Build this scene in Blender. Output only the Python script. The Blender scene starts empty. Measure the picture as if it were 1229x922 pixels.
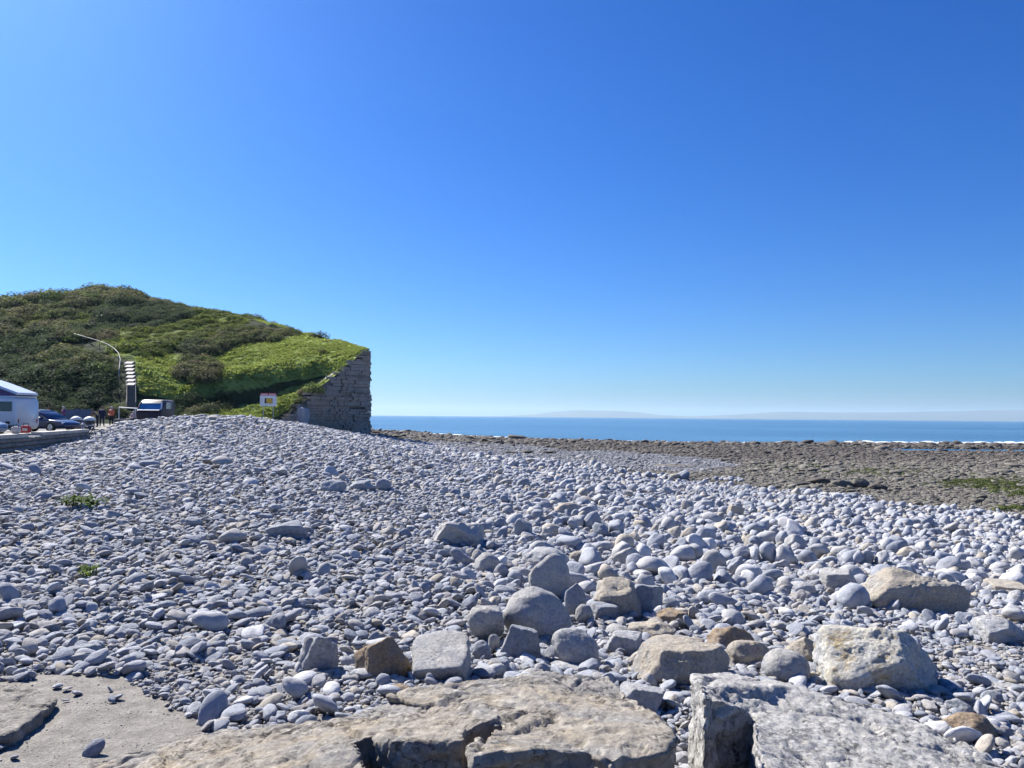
import bpy, bmesh, math, random
import numpy as np
from mathutils import Vector, Matrix, Euler, kdtree

random.seed(7)
RNG = np.random.default_rng(11)
sc = bpy.context.scene
COL = sc.collection

# ------------------------------------------------------------------ camera
F = 894.0            # focal length in photo pixels (photo 1229 x 922)
HX, HY = 614.5, 500.0
ROLL = 0.0089
cam_d = bpy.data.cameras.new('camera')
cam = bpy.data.objects.new('camera', cam_d)
COL.objects.link(cam)
cam_d.sensor_width = 36.0
cam_d.lens = F / 1229.0 * 36.0
cam_d.shift_y = (HY - 461.0) / 1229.0
cam_d.clip_start = 0.05
cam_d.clip_end = 90000.0
cam.matrix_world = Matrix.Rotation(math.radians(90), 4, 'X') @ Matrix.Rotation(ROLL, 4, 'Z')
sc.camera = cam

# ------------------------------------------------------------------ light
SUN_AZ, SUN_EL = math.radians(-44), math.radians(40)      # azimuth from +Y, negative = left
world = bpy.data.worlds.new('World')
sc.world = world
world.use_nodes = True
wn = world.node_tree
wn.nodes.clear()
sky = wn.nodes.new('ShaderNodeTexSky')
sky.sky_type = 'NISHITA'
sky.sun_disc = False
sky.sun_elevation = SUN_EL
sky.sun_rotation = SUN_AZ
sky.altitude = 0
sky.air_density = 1.0
sky.dust_density = 0.7
sky.ozone_density = 4.0
hsv = wn.nodes.new('ShaderNodeHueSaturation')
hsv.inputs['Saturation'].default_value = 1.4
tint = wn.nodes.new('ShaderNodeMix')
tint.data_type = 'RGBA'
tint.blend_type = 'MULTIPLY'
tint.inputs[0].default_value = 1.0
tint.inputs[7].default_value = (0.44, 0.84, 1.36, 1)
bg = wn.nodes.new('ShaderNodeBackground')
bg.inputs['Strength'].default_value = 0.047
wo = wn.nodes.new('ShaderNodeOutputWorld')
wn.links.new(sky.outputs['Color'], hsv.inputs['Color'])
wn.links.new(hsv.outputs['Color'], tint.inputs[6])
wn.links.new(tint.outputs[2], bg.inputs['Color'])
wn.links.new(bg.outputs['Background'], wo.inputs['Surface'])

sun_d = bpy.data.lights.new('sun', 'SUN')
sun_d.energy = 5.0
sun_d.angle = math.radians(0.53)
sun_d.color = (1.0, 0.96, 0.90)
sun = bpy.data.objects.new('sun', sun_d)
COL.objects.link(sun)
sdir = Vector((math.sin(SUN_AZ) * math.cos(SUN_EL), math.cos(SUN_AZ) * math.cos(SUN_EL), math.sin(SUN_EL)))
sun.rotation_euler = (-sdir).to_track_quat('-Z', 'Y').to_euler()
sun.location = sdir * 300

sc.view_settings.view_transform = 'Standard'
sc.view_settings.look = 'None'
sc.view_settings.exposure = 1.08
sc.view_settings.gamma = 1.0
sc.render.engine = 'CYCLES'
sc.cycles.volume_step_rate = 4.0
sc.cycles.volume_bounces = 0
sc.cycles.max_bounces = 6
sc.cycles.diffuse_bounces = 1

# ------------------------------------------------------------------ picture <-> place
def uv_of(px, py):
    dx, dy = px - HX, py - HY
    return (dx + ROLL * dy) / F, (dy - ROLL * dx) / F
def P_z(px, py, z):
    u, v = uv_of(px, py)
    Y = -z / v
    return (u * Y, Y, z)
def P_y(px, py, Y):
    u, v = uv_of(px, py)
    return (u * Y, Y, -v * Y)
def px_of(X, Y, Z):
    x1, y1 = F * X / Y, -F * Z / Y
    return HX + x1 - ROLL * y1, HY + y1 + ROLL * x1

# ------------------------------------------------------------------ noise
def _h(ix, iy, iz, s):
    n = (ix * 374761393 + iy * 668265263 + iz * 2147483647 + s * 974711 + 1013904223) & 0xFFFFFFFF
    n = ((n ^ (n >> 13)) * 1274126177) & 0xFFFFFFFF
    n = ((n ^ (n >> 16)) * 2246822519) & 0xFFFFFFFF
    n = n ^ (n >> 15)
    return (n & 0xFFFF) / 65535.0 * 2 - 1
def vnoise(P, seed=0):
    P = np.asarray(P, float)
    i = np.floor(P).astype(np.int64)
    f = P - i
    w = f * f * f * (f * (f * 6 - 15) + 10)
    x, y, z = i[:, 0], i[:, 1], i[:, 2]
    r = 0
    for a in (0, 1):
        wx = w[:, 0] if a else 1 - w[:, 0]
        for b in (0, 1):
            wy = w[:, 1] if b else 1 - w[:, 1]
            for c in (0, 1):
                wz = w[:, 2] if c else 1 - w[:, 2]
                r = r + wx * wy * wz * _h(x + a, y + b, z + c, seed)
    return r
def fbm(P, seed=0, oct=4, gain=0.5):
    P = np.asarray(P, float)
    r, a, t = 0, 1.0, 0
    for o in range(oct):
        r = r + a * vnoise(P * (2.03 ** o) + o * 17.3, seed + o)
        t += a
        a *= gain
    return r / t
def fbm2(x, y, seed=0, oct=4):
    x = np.asarray(x, float)
    return fbm(np.stack([x.ravel(), np.asarray(y, float).ravel(), np.full(x.size, 0.37)], 1), seed, oct).reshape(x.shape)
def smooth(a, b, x):
    t = np.clip((x - a) / (b - a), 0, 1)
    return t * t * (3 - 2 * t)
def inpoly(px, py, poly):
    px, py = np.asarray(px), np.asarray(py)
    r = np.zeros(px.shape, bool)
    n = len(poly)
    for i in range(n):
        x0, y0 = poly[i]
        x1, y1 = poly[(i + 1) % n]
        c = ((y0 > py) != (y1 > py)) & (px < (x1 - x0) * (py - y0) / (y1 - y0 + 1e-12) + x0)
        r ^= c
    return r

class RBF:
    def __init__(s, q, z, c=0.15):
        s.q, s.c = np.asarray(q, float), c
        n = len(s.q)
        A = np.zeros((n + 3, n + 3))
        A[:n, :n] = s.k(s.q)
        A[:n, n] = 1
        A[:n, n + 1:] = s.q
        A[n:, :n] = A[:n, n:].T
        b = np.zeros(n + 3)
        b[:n] = z
        s.w = np.linalg.lstsq(A, b, rcond=None)[0]
    def k(s, p):
        d2 = ((p[:, None, :] - s.q[None]) ** 2).sum(2)
        return -np.sqrt(d2 + s.c ** 2)
    def __call__(s, p):
        out = np.empty(len(p))
        for i in range(0, len(p), 20000):
            k = p[i:i + 20000]
            out[i:i + 20000] = s.k(k) @ s.w[:-3] + s.w[-3] + k @ s.w[-2:]
        return out

# ------------------------------------------------------------------ object helpers
def mesh_of(name, V, Fc, mat=None, smooth_=True):
    me = bpy.data.meshes.new(name)
    V = np.asarray(V, np.float32)
    if isinstance(Fc, np.ndarray):
        k = Fc.shape[1]
        me.vertices.add(len(V))
        me.vertices.foreach_set('co', V.ravel())
        me.loops.add(Fc.size)
        me.loops.foreach_set('vertex_index', Fc.astype(np.int32).ravel())
        me.polygons.add(len(Fc))
        me.polygons.foreach_set('loop_start', np.arange(0, Fc.size, k, dtype=np.int32))
        me.update(calc_edges=True)
        me.validate()
    else:
        me.from_pydata([tuple(map(float, v)) for v in V], [], Fc)
        me.update()
    me.polygons.foreach_set('use_smooth', np.full(len(me.polygons), smooth_))
    if mat:
        me.materials.append(mat)
    return me
def link(name, me, parent=None, loc=None, rot=None):
    o = bpy.data.objects.new(name, me)
    COL.objects.link(o)
    if parent:
        o.parent = parent
    if loc is not None:
        o.location = loc
    if rot is not None:
        o.rotation_euler = rot
    return o
def tag(o, label=None, cat=None, group=None, kind=None):
    if label: o['label'] = label
    if cat: o['category'] = cat
    if group: o['group'] = group
    if kind: o['kind'] = kind
    return o
def empty(name, loc, rz=0, label=None, cat=None, group=None):
    o = link(name, None, None, loc, (0, 0, rz))
    o.empty_display_size = 0.2
    return tag(o, label, cat, group)
def copy_tree(o, parent=None):
    c = o.copy()
    COL.objects.link(c)
    if parent: c.parent = parent
    for ch in list(o.children):
        copy_tree(ch, c)
    return c
class MB:
    """collects simple solids into one mesh"""
    def __init__(s):
        s.V, s.F = [], []
    def add(s, V, Fc):
        n = len(s.V)
        s.V += [tuple(v) for v in V]
        s.F += [tuple(i + n for i in f) for f in Fc]
    def box(s, c, d, rz=0, ry=0, rx=0, taper=1.0, jit=0):
        x, y, z = d[0] / 2, d[1] / 2, d[2] / 2
        R = Euler((rx, ry, rz)).to_matrix()
        V = []
        for k in (-1, 1):
            t = taper if k > 0 else 1
            for a, b in ((-1, -1), (1, -1), (1, 1), (-1, 1)):
                p = Vector((a * x * t + random.uniform(-jit, jit), b * y * t + random.uniform(-jit, jit), k * z + random.uniform(-jit, jit)))
                V.append(R @ p + Vector(c))
        s.add(V, [(3, 2, 1, 0), (4, 5, 6, 7), (0, 1, 5, 4), (1, 2, 6, 5), (2, 3, 7, 6), (3, 0, 4, 7)])
        return s
    def tube(s, pts, r, n=8, caps=True):
        pts = [Vector(p) for p in pts]
        rs = r if isinstance(r, (list, tuple)) else [r] * len(pts)
        rings = []
        for i, p in enumerate(pts):
            d = (pts[min(i + 1, len(pts) - 1)] - pts[max(i - 1, 0)]).normalized()
            a = d.cross(Vector((0, 0, 1)) if abs(d.z) < 0.95 else Vector((1, 0, 0))).normalized()
            b = a.cross(d)
            rings.append([p + (a * math.cos(t) + b * math.sin(t)) * rs[i] for t in [2 * math.pi * k / n for k in range(n)]])
        V = [v for q in rings for v in q]
        Fc = []
        for i in range(len(pts) - 1):
            for k in range(n):
                Fc.append((i * n + k, i * n + (k + 1) % n, (i + 1) * n + (k + 1) % n, (i + 1) * n + k))
        if caps:
            Fc += [tuple(range(n))[::-1], tuple(range((len(pts) - 1) * n, len(pts) * n))]
        s.add(V, Fc)
        return s
    def lathe(s, prof, c=(0, 0, 0), n=16, R=None):
        V, Fc = [], []
        for r, z in prof:
            for k in range(n):
                t = 2 * math.pi * k / n
                p = Vector((r * math.cos(t), r * math.sin(t), z))
                V.append((R @ p if R else p) + Vector(c))
        for i in range(len(prof) - 1):
            for k in range(n):
                Fc.append((i * n + k, i * n + (k + 1) % n, (i + 1) * n + (k + 1) % n, (i + 1) * n + k))
        s.add(V, Fc)
        return s
    def build(s, name, mat, parent=None, smooth_=False, loc=None, bevel=0):
        me = mesh_of(name, s.V, s.F, mat, smooth_)
        o = link(name, me, parent, loc)
        if bevel:
            m = o.modifiers.new('bevel', 'BEVEL')
            m.width, m.segments = bevel, 2
            m.limit_method = 'ANGLE'
        return o

# ------------------------------------------------------------------ materials
def new_mat(name):
    m = bpy.data.materials.new(name)
    m.use_nodes = True
    nt = m.node_tree
    return m, nt, nt.nodes['Principled BSDF']
def N(nt, t, **kw):
    n = nt.nodes.new(t)
    for k, v in kw.items():
        if k in n.inputs: n.inputs[k].default_value = v
        else: setattr(n, k, v)
    return n
def ramp(nt, stops, interp='LINEAR'):
    r = nt.nodes.new('ShaderNodeValToRGB')
    if len(stops) == 1: stops = [stops[0], (1.0, stops[0][1])]
    e = r.color_ramp.elements
    r.color_ramp.interpolation = interp
    while len(e) < len(stops): e.new(0.5)
    for i, (p, c) in enumerate(stops):
        e[i].position = p
        e[i].color = (c[0], c[1], c[2], 1)
    return r
def mixc(nt, a, b, fac, mode='MIX'):
    m = nt.nodes.new('ShaderNodeMix')
    m.data_type = 'RGBA'
    m.blend_type = mode
    for sock, val in ((m.inputs[6], a), (m.inputs[7], b), (m.inputs[0], fac)):
        if hasattr(val, 'is_output'): nt.links.new(val, sock)
        elif isinstance(val, (int, float)): sock.default_value = val
        else: sock.default_value = (val[0], val[1], val[2], 1)
    return m.outputs[2]
def simple(name, col, rough=0.6, metal=0.0, var=0.12, scale=6.0, bump=0.0):
    m, nt, p = new_mat(name)
    tc = N(nt, 'ShaderNodeTexCoord')
    nz = N(nt, 'ShaderNodeTexNoise', Scale=scale, Detail=5.0, Roughness=0.6)
    nt.links.new(tc.outputs['Object'], nz.inputs['Vector'])
    r = ramp(nt, [(0.3, [c * (1 - var) for c in col]), (0.7, [min(1, c * (1 + var)) for c in col])])
    nt.links.new(nz.outputs['Fac'], r.inputs['Fac'])
    nt.links.new(r.outputs['Color'], p.inputs['Base Color'])
    p.inputs['Roughness'].default_value = rough
    p.inputs['Metallic'].default_value = metal
    if bump:
        b = N(nt, 'ShaderNodeBump', Strength=bump, Distance=0.02)
        nt.links.new(nz.outputs['Fac'], b.inputs['Height'])
        nt.links.new(b.outputs['Normal'], p.inputs['Normal'])
    return m
def stone(name, cols, mott=3.0, vein=0.4, bumpd=0.02, bump=0.5, speck=None, rough=0.78, stain=None, dark=0.62):
    """weathered limestone: tone varies from stone to stone (object random) and over each stone"""
    m, nt, p = new_mat(name)
    L = nt.links.new
    tc = N(nt, 'ShaderNodeTexCoord')
    oi = N(nt, 'ShaderNodeObjectInfo')
    off = N(nt, 'ShaderNodeVectorMath', operation='MULTIPLY_ADD')
    L(oi.outputs['Random'], off.inputs[0])
    off.inputs[1].default_value = (37, 51, 23)
    L(tc.outputs['Object'], off.inputs[2])
    V = off.outputs[0]
    k = len(cols)
    base = ramp(nt, [(i / max(1, k - 1), c) for i, c in enumerate(cols)])
    L(oi.outputs['Random'], base.inputs['Fac'])
    n1 = N(nt, 'ShaderNodeTexNoise', Scale=mott, Detail=8.0, Roughness=0.62)
    L(V, n1.inputs['Vector'])
    r1 = ramp(nt, [(0.28, (dark, dark, dark * 1.03)), (0.5, (0.97, 0.97, 0.97)), (0.72, (1.22, 1.2, 1.16))])
    L(n1.outputs['Fac'], r1.inputs['Fac'])
    c = mixc(nt, base.outputs['Color'], r1.outputs['Color'], 1.0, 'MULTIPLY')
    if stain:
        n2 = N(nt, 'ShaderNodeTexNoise', Scale=mott * 0.6, Detail=4.0, Roughness=0.55, Distortion=0.6)
        L(V, n2.inputs['Vector'])
        r2 = ramp(nt, [(0.48, (0, 0, 0)), (0.66, (0.85, 0.85, 0.85))])
        L(n2.outputs['Color'], r2.inputs['Fac'])
        c = mixc(nt, c, stain, r2.outputs['Color'])
    if speck:
        n3 = N(nt, 'ShaderNodeTexNoise', Scale=mott * 5, Detail=5.0, Roughness=0.7)
        L(V, n3.inputs['Vector'])
        r3 = ramp(nt, [(0.56, (0, 0, 0)), (0.68, (0.8, 0.8, 0.8))])
        L(n3.outputs['Fac'], r3.inputs['Fac'])
        c = mixc(nt, c, speck, r3.outputs['Color'])
    if vein:
        wv = N(nt, 'ShaderNodeTexNoise', Scale=mott * 0.55, Detail=3.0, Distortion=1.2)
        L(V, wv.inputs['Vector'])
        rv = ramp(nt, [(0.487, (0, 0, 0)), (0.5, (vein, vein, vein)), (0.513, (0, 0, 0))])
        L(wv.outputs['Fac'], rv.inputs['Fac'])
        c = mixc(nt, c, (0.62, 0.61, 0.6), rv.outputs['Color'])
    L(c, p.inputs['Base Color'])
    p.inputs['Roughness'].default_value = rough
    p.inputs['Specular IOR Level'].default_value = 0.3
    if bump:
        n4 = N(nt, 'ShaderNodeTexNoise', Scale=mott * 4, Detail=9.0, Roughness=0.7)
        L(V, n4.inputs['Vector'])
        b = N(nt, 'ShaderNodeBump', Strength=bump, Distance=bumpd)
        L(n4.outputs['Fac'], b.inputs['Height'])
        L(b.outputs['Normal'], p.inputs['Normal'])
    return m

M = {}
BLUE = [(0.22, 0.245, 0.29), (0.31, 0.33, 0.37), (0.39, 0.40, 0.43), (0.34, 0.345, 0.37), (0.265, 0.285, 0.32), (0.52, 0.525, 0.54), (0.32, 0.305, 0.30), (0.44, 0.415, 0.38), (0.38, 0.33, 0.26)]
M['cobble'] = stone('cobble_limestone', BLUE, mott=1.4, vein=0.35, bumpd=0.07, bump=0.5, speck=(0.52, 0.52, 0.53), dark=0.66)
M['reef'] = stone('reef_rubble_stone', [(0.125, 0.113, 0.092), (0.18, 0.163, 0.132), (0.095, 0.086, 0.072), (0.225, 0.207, 0.168), (0.145, 0.135, 0.112)], mott=1.6, vein=0, bumpd=0.08, bump=0.5)
M['reef_dark'] = stone('weedy_reef_stone', [(0.085, 0.073, 0.06), (0.13, 0.113, 0.093), (0.065, 0.056, 0.048), (0.16, 0.142, 0.12)], mott=1.6, vein=0, bumpd=0.08, bump=0.5)
M['pale_flat'] = stone('pale_flat_beach_stone', [(0.22, 0.225, 0.24), (0.27, 0.27, 0.28), (0.18, 0.185, 0.195), (0.33, 0.325, 0.325)], mott=1.6, vein=0, bumpd=0.06, bump=0.4)
def slab_mat(name, A, B, C, light, darkc, sc_=1.0, dk=(.60, .68), lt=(.52, .64), crack=.85):
    """big weathered slab: large patches of three tones, light and dark lichen flecks, thin cracks"""
    m, nt, p = new_mat(name)
    L = nt.links.new
    tc = N(nt, 'ShaderNodeTexCoord')
    def nz(scale, detail=8.0, rough=.65, dist=0.0, off=0.0):
        v = N(nt, 'ShaderNodeVectorMath', operation='ADD'); v.inputs[1].default_value = (off, off * 1.7, off * .6)
        L(tc.outputs['Object'], v.inputs[0])
        n_ = N(nt, 'ShaderNodeTexNoise', Scale=scale * sc_, Detail=detail, Roughness=rough, Distortion=dist)
        L(v.outputs[0], n_.inputs['Vector'])
        return n_.outputs['Fac']
    def msk(f, a, b, top=1.0):
        q = ramp(nt, [(a, (0, 0, 0)), (b, (top, top, top))]); L(f, q.inputs['Fac']); return q.outputs['Color']
    c = mixc(nt, A, B, msk(nz(2.2, 6, .6, .8), .45, .58))
    c = mixc(nt, c, C, msk(nz(4.5, 8, .65, .5, 3.1), .52, .62, .85))
    fine = nz(34, 6, .7, 0, 5.2)
    c = mixc(nt, c, light, msk(nz(17, 9, .72, .3, 7.7), lt[0], lt[1], .9))
    c = mixc(nt, c, darkc, msk(nz(12, 10, .75, .4, 9.3), dk[0], dk[1], .9))
    q = ramp(nt, [(.3, (.62, .62, .63)), (.5, (1, 1, 1)), (.7, (1.25, 1.24, 1.2))]); L(fine, q.inputs['Fac'])
    c = mixc(nt, c, q.outputs['Color'], 1.0, 'MULTIPLY')
    cr = ramp(nt, [(.492, (1, 1, 1)), (.5, (crack, crack, crack)), (.508, (1, 1, 1))]); L(nz(1.3, 9, .65, .4, 11.0), cr.inputs['Fac'])
    c = mixc(nt, c, cr.outputs['Color'], 1.0, 'MULTIPLY')
    L(c, p.inputs['Base Color'])
    p.inputs['Roughness'].default_value = .88
    p.inputs['Specular IOR Level'].default_value = .2
    b1 = N(nt, 'ShaderNodeBump', Strength=1.0, Distance=.035); L(nz(9, 12, .75, .3, 2.0), b1.inputs['Height'])
    b2 = N(nt, 'ShaderNodeBump', Strength=.9, Distance=.012); L(fine, b2.inputs['Height']); L(b1.outputs['Normal'], b2.inputs['Normal'])
    b3 = N(nt, 'ShaderNodeBump', Strength=.8, Distance=.02); L(cr.outputs['Color'], b3.inputs['Height']); L(b2.outputs['Normal'], b3.inputs['Normal'])
    L(b3.outputs['Normal'], p.inputs['Normal'])
    return m
M['slab_tan'] = slab_mat('tan_slab_rock', (.365, .325, .27), (.315, .30, .28), (.42, .35, .255), (.56, .51, .43), (.13, .12, .11), crack=.5)
M['slab_white'] = slab_mat('lichen_white_slab_rock', (.46, .445, .415), (.37, .36, .345), (.49, .465, .43), (.62, .60, .57), (.085, .085, .09), 1.15, (.56, .62), (.46, .60), .6)
M['ochre'] = slab_mat('white_and_ochre_boulder', (.58, .545, .46), (.46, .46, .455), (.42, .315, .16), (.66, .64, .58), (.16, .13, .09), 1.3, (.62, .70))
M['tan'] = slab_mat('tan_boulder', (.44, .385, .31), (.37, .35, .32), (.47, .40, .30), (.53, .48, .40), (.19, .17, .155), 1.6)
M['brown'] = slab_mat('brown_boulder', (.35, .26, .175), (.29, .25, .21), (.42, .30, .18), (.44, .35, .25), (.12, .10, .085), 1.7, (.58, .66))
M['grey'] = slab_mat('grey_boulder', (.45, .435, .41), (.38, .385, .40), (.49, .465, .43), (.50, .49, .465), (.22, .215, .21), 1.5, (.64, .72), (.56, .68))
M['pale'] = slab_mat('pale_boulder', (.46, .455, .45), (.38, .39, .41), (.48, .465, .44), (.56, .555, .55), (.24, .245, .26), 1.5, (.64, .72), (.56, .68))
M['bluegrey'] = slab_mat('bluegrey_boulder', (.33, .35, .385), (.38, .385, .40), (.31, .315, .33), (.42, .42, .425), (.16, .165, .18), 1.5, (.64, .72), (.58, .70))
M['gravel'] = stone('gravel_grain', [(0.25, 0.24, 0.24), (0.33, 0.32, 0.31), (0.19, 0.185, 0.19), (0.38, 0.35, 0.31)], mott=1.5, vein=0, bumpd=0.05, bump=0.3)

def leafy(name, cols, trans=0.25):
    m, nt, p = new_mat(name)
    L = nt.links.new
    oi = N(nt, 'ShaderNodeObjectInfo')
    geo = N(nt, 'ShaderNodeNewGeometry')
    r = ramp(nt, [(i / (len(cols) - 1), c) for i, c in enumerate(cols)])
    L(oi.outputs['Random'], r.inputs['Fac'])
    tc = N(nt, 'ShaderNodeTexCoord')
    nz = N(nt, 'ShaderNodeTexNoise', Scale=3.0, Detail=3.0)
    L(tc.outputs['Object'], nz.inputs['Vector'])
    r2 = ramp(nt, [(0.3, (0.62, 0.62, 0.65)), (0.7, (1.35, 1.3, 1.2))])
    L(nz.outputs['Fac'], r2.inputs['Fac'])
    c = mixc(nt, r.outputs['Color'], r2.outputs['Color'], 1.0, 'MULTIPLY')
    L(c, p.inputs['Base Color'])
    p.inputs['Roughness'].default_value = 0.8
    p.inputs['Specular IOR Level'].default_value = 0.1
    tr = N(nt, 'ShaderNodeBsdfTranslucent')
    L(c, tr.inputs['Color'])
    mx = N(nt, 'ShaderNodeMixShader')
    mx.inputs[0].default_value = trans
    L(p.outputs[0], mx.inputs[1])
    L(tr.outputs[0], mx.inputs[2])
    L(mx.outputs[0], nt.nodes['Material Output'].inputs['Surface'])
    return m
M['scrub'] = leafy('scrub_leaves', [(0.11, 0.145, 0.055), (0.14, 0.165, 0.065), (0.105, 0.13, 0.07), (0.20, 0.185, 0.09), (0.14, 0.20, 0.06), (0.19, 0.155, 0.10)], 0.45)
M['scrub_dark'] = leafy('dark_and_shade_scrub_leaves', [(0.065, 0.10, 0.045), (0.08, 0.115, 0.05), (0.07, 0.09, 0.055)], 0.4)  # also stands for shade on the steep bank and in the left valley
M['scrub_light'] = leafy('light_scrub_leaves', [(0.17, 0.22, 0.045), (0.19, 0.22, 0.06), (0.14, 0.19, 0.05)], 0.45)
M['grass'] = leafy('grass_blades', [(0.22, 0.29, 0.06), (0.26, 0.32, 0.08), (0.19, 0.26, 0.055), (0.30, 0.32, 0.12)], 0.55)
M['sprig'] = leafy('fresh_green_leaves', [(0.09, 0.15, 0.02), (0.13, 0.19, 0.03)], 0.3)
M['algae'] = leafy('green_seaweed', [(0.10, 0.13, 0.04), (0.13, 0.15, 0.055)], 0.2)

# ------------------------------------------------------------------ ground
SEA = -6.2
gp = []
def g(px, py, z): gp.append(P_z(px, py, z))
for a in [(0, 922, -1.62), (300, 922, -1.62), (614, 922, -1.68), (900, 922, -1.75), (1229, 922, -1.88), (-300, 900, -1.6), (1500, 900, -1.95),
          (0, 800, -1.70), (300, 800, -1.74), (614, 800, -1.88), (900, 790, -2.02), (1229, 830, -2.08),
          (0, 700, -1.75), (200, 700, -1.77), (400, 700, -1.85), (560, 680, -2.0), (700, 700, -2.22), (900, 720, -2.45), (1229, 760, -2.55),
          (0, 600, -1.72), (200, 600, -1.70), (400, 600, -1.85), (560, 610, -2.2), (0, 560, -1.72), (-200, 600, -1.7),
          (200, 550, -1.55), (400, 560, -1.82), (400, 540, -1.72), (300, 540, -1.55), (300, 520, -1.2), (200, 525, -1.22),
          (614, 580, -2.95), (614, 552, -4.1), (760, 620, -3.05), (700, 566, -4.05), (900, 655, -3.05), (860, 597, -4.0), (1000, 605, -4.0),
          (1100, 680, -3.0), (1229, 712, -3.0), (1229, 645, -4.0), (1400, 660, -4.0), (1400, 760, -2.8),
          (200, 512, -0.9), (200, 504, -0.5), (300, 506, -0.55), (300, 503, -0.45), (400, 525, -1.78), (400, 518, -2.2), (345, 508, -1.1),
          (440, 522, -2.7), (470, 528, -3.3), (500, 527, -4.6), (520, 545, -3.0), (480, 560, -2.1), (560, 549, -4.0),
          (900, 570, -4.5), (1100, 580, -4.6), (1229, 590, -4.7), (1400, 590, -4.7), (900, 547, -5.5), (1100, 552, -5.4), (1229, 560, -5.2), (700, 541, -5.4), (614, 538, -5.3), (614, 532, -5.8), (540, 528, -5.6),
          (-30, 560, -1.75), (40, 545, -1.78), (103, 530, -1.55), (100, 560, -1.62)]:
    g(*a)
shore = [(446, 517.5), (500, 520), (614, 526.5), (720, 530), (830, 532), (1000, 532.5), (1229, 534), (1500, 536)]
for px, py in shore:
    p = P_z(px, py, SEA)
    gp.append(p)
    u = p[0] / p[1]
    gp.append((u * (p[1] + 50), p[1] + 50, -7.4))
    gp.append((u * (p[1] + 200), p[1] + 200, -10))
for a in [(-22, 33, -1.78), (-26, 44, -1.6), (-33, 50, -1.7), (-40, 62, -1.7), (-60, 60, -1.7), (-30, 30, -1.8), (-60, 85, -1.5), (-90, 110, -1.5),
          (-36, 80, -0.9), (0, -3, -1.6), (-4, 0, -1.6), (4, 0, -1.75), (-8, 4, -1.65), (8, 4, -1.95), (-30, 130, -3.5), (-10, 130, -5), (-60, 200, -5), (-60, 330, -9)]:
    gp.append(a)
gp = np.array(gp)
def q_of(X, Y):
    return np.stack([X / (np.abs(Y + 6) + 0.5) * 1.6, np.log(np.maximum(Y + 6, 0.5))], 1)
ground_rbf = RBF(q_of(gp[:, 0], gp[:, 1]), gp[:, 2], 0.05)
def ground_z(X, Y):
    X, Y = np.atleast_1d(np.asarray(X, float)), np.atleast_1d(np.asarray(Y, float))
    z = ground_rbf(q_of(X, Y))
    # tide pool on the right of the reef
    d = smooth(60, 82, X) * smooth(134, 141, Y) * (1 - smooth(158, 165, Y))
    z = z * (1 - d) + d * (-6.5)
    return z
def ground_hit(px, py):
    """first place where the sight line through a pixel meets the ground"""
    u, v = uv_of(px, py)
    Y = np.geomspace(1.5, 400, 900)
    z = ground_z(u * Y, Y)
    below = np.nonzero(-v * Y < z)[0]
    y = Y[below[0]] if len(below) else 400
    return np.array((u * y, y, -v * y))

nu, nl = 320, 420
uu = np.linspace(-1.5, 1.5, nu)
ll = np.geomspace(3.0, 480, nl)
U, LL = np.meshgrid(uu, ll)
GX, GY = (U * LL).ravel(), (LL - 6).ravel()
gz = ground_z(GX, GY)
near = 1 - smooth(8, 30, GY)
def relief(X, Y): return 0.045 * fbm2(X * 1.7, Y * 1.7, 3, 5) * (1 - smooth(8, 30, Y))
gz = gz + relief(GX, GY) + 0.10 * fbm2(GX * 0.15, GY * 0.15, 5, 4) * (1 - near) * smooth(20, 60, GY)
reef_m = smooth(-3.75, -4.3, gz + 0.0) * 1.0
gz = gz + reef_m * 0.12 * fbm2(GX * 0.3, GY * 0.5, 8, 4) - 0.03 * (1 - near)
idx = np.arange(nu * nl).reshape(nl, nu)
quads = np.stack([idx[:-1, :-1], idx[:-1, 1:], idx[1:, 1:], idx[1:, :-1]], -1).reshape(-1, 4)

m, nt, p = new_mat('shingle_ground')
L = nt.links.new
tc = N(nt, 'ShaderNodeTexCoord')
at = N(nt, 'ShaderNodeAttribute', attribute_name='zone')
n1 = N(nt, 'ShaderNodeTexNoise', Scale=9.0, Detail=9.0, Roughness=0.7)
L(tc.outputs['Object'], n1.inputs['Vector'])
r_g = ramp(nt, [(0.3, (0.125, 0.112, 0.094)), (0.5, (0.21, 0.19, 0.16)), (0.7, (0.31, 0.285, 0.245))])
L(n1.outputs['Fac'], r_g.inputs['Fac'])
n2 = N(nt, 'ShaderNodeTexNoise', Scale=0.35, Detail=9.0, Roughness=0.7)
L(tc.outputs['Object'], n2.inputs['Vector'])
r_r = ramp(nt, [(0.3, (0.10, 0.085, 0.07)), (0.5, (0.19, 0.165, 0.14)), (0.7, (0.26, 0.235, 0.205))])
L(n2.outputs['Fac'], r_r.inputs['Fac'])
sepz = N(nt, 'ShaderNodeSeparateColor')
L(at.outputs['Color'], sepz.inputs['Color'])
c = mixc(nt, r_g.outputs['Color'], r_r.outputs['Color'], sepz.outputs[0])
c = mixc(nt, c, (0.33, 0.34, 0.36), sepz.outputs[1])
n3 = N(nt, 'ShaderNodeTexVoronoi', Scale=70.0, Randomness=1.0)
L(tc.outputs['Object'], n3.inputs['Vector'])
r_s = ramp(nt, [(0.0, (1.2, 1.18, 1.15)), (0.25, (1, 1, 1)), (0.6, (0.75, 0.75, 0.77))])
L(n3.outputs['Distance'], r_s.inputs['Fac'])
c = mixc(nt, c, r_s.outputs['Color'], 1.0, 'MULTIPLY')
L(c, p.inputs['Base Color'])
p.inputs['Roughness'].default_value = 0.9
b = N(nt, 'ShaderNodeBump', Strength=0.9, Distance=0.02)
L(n1.outputs['Fac'], b.inputs['Height'])
b2 = N(nt, 'ShaderNodeBump', Strength=0.25, Distance=0.015)
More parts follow.
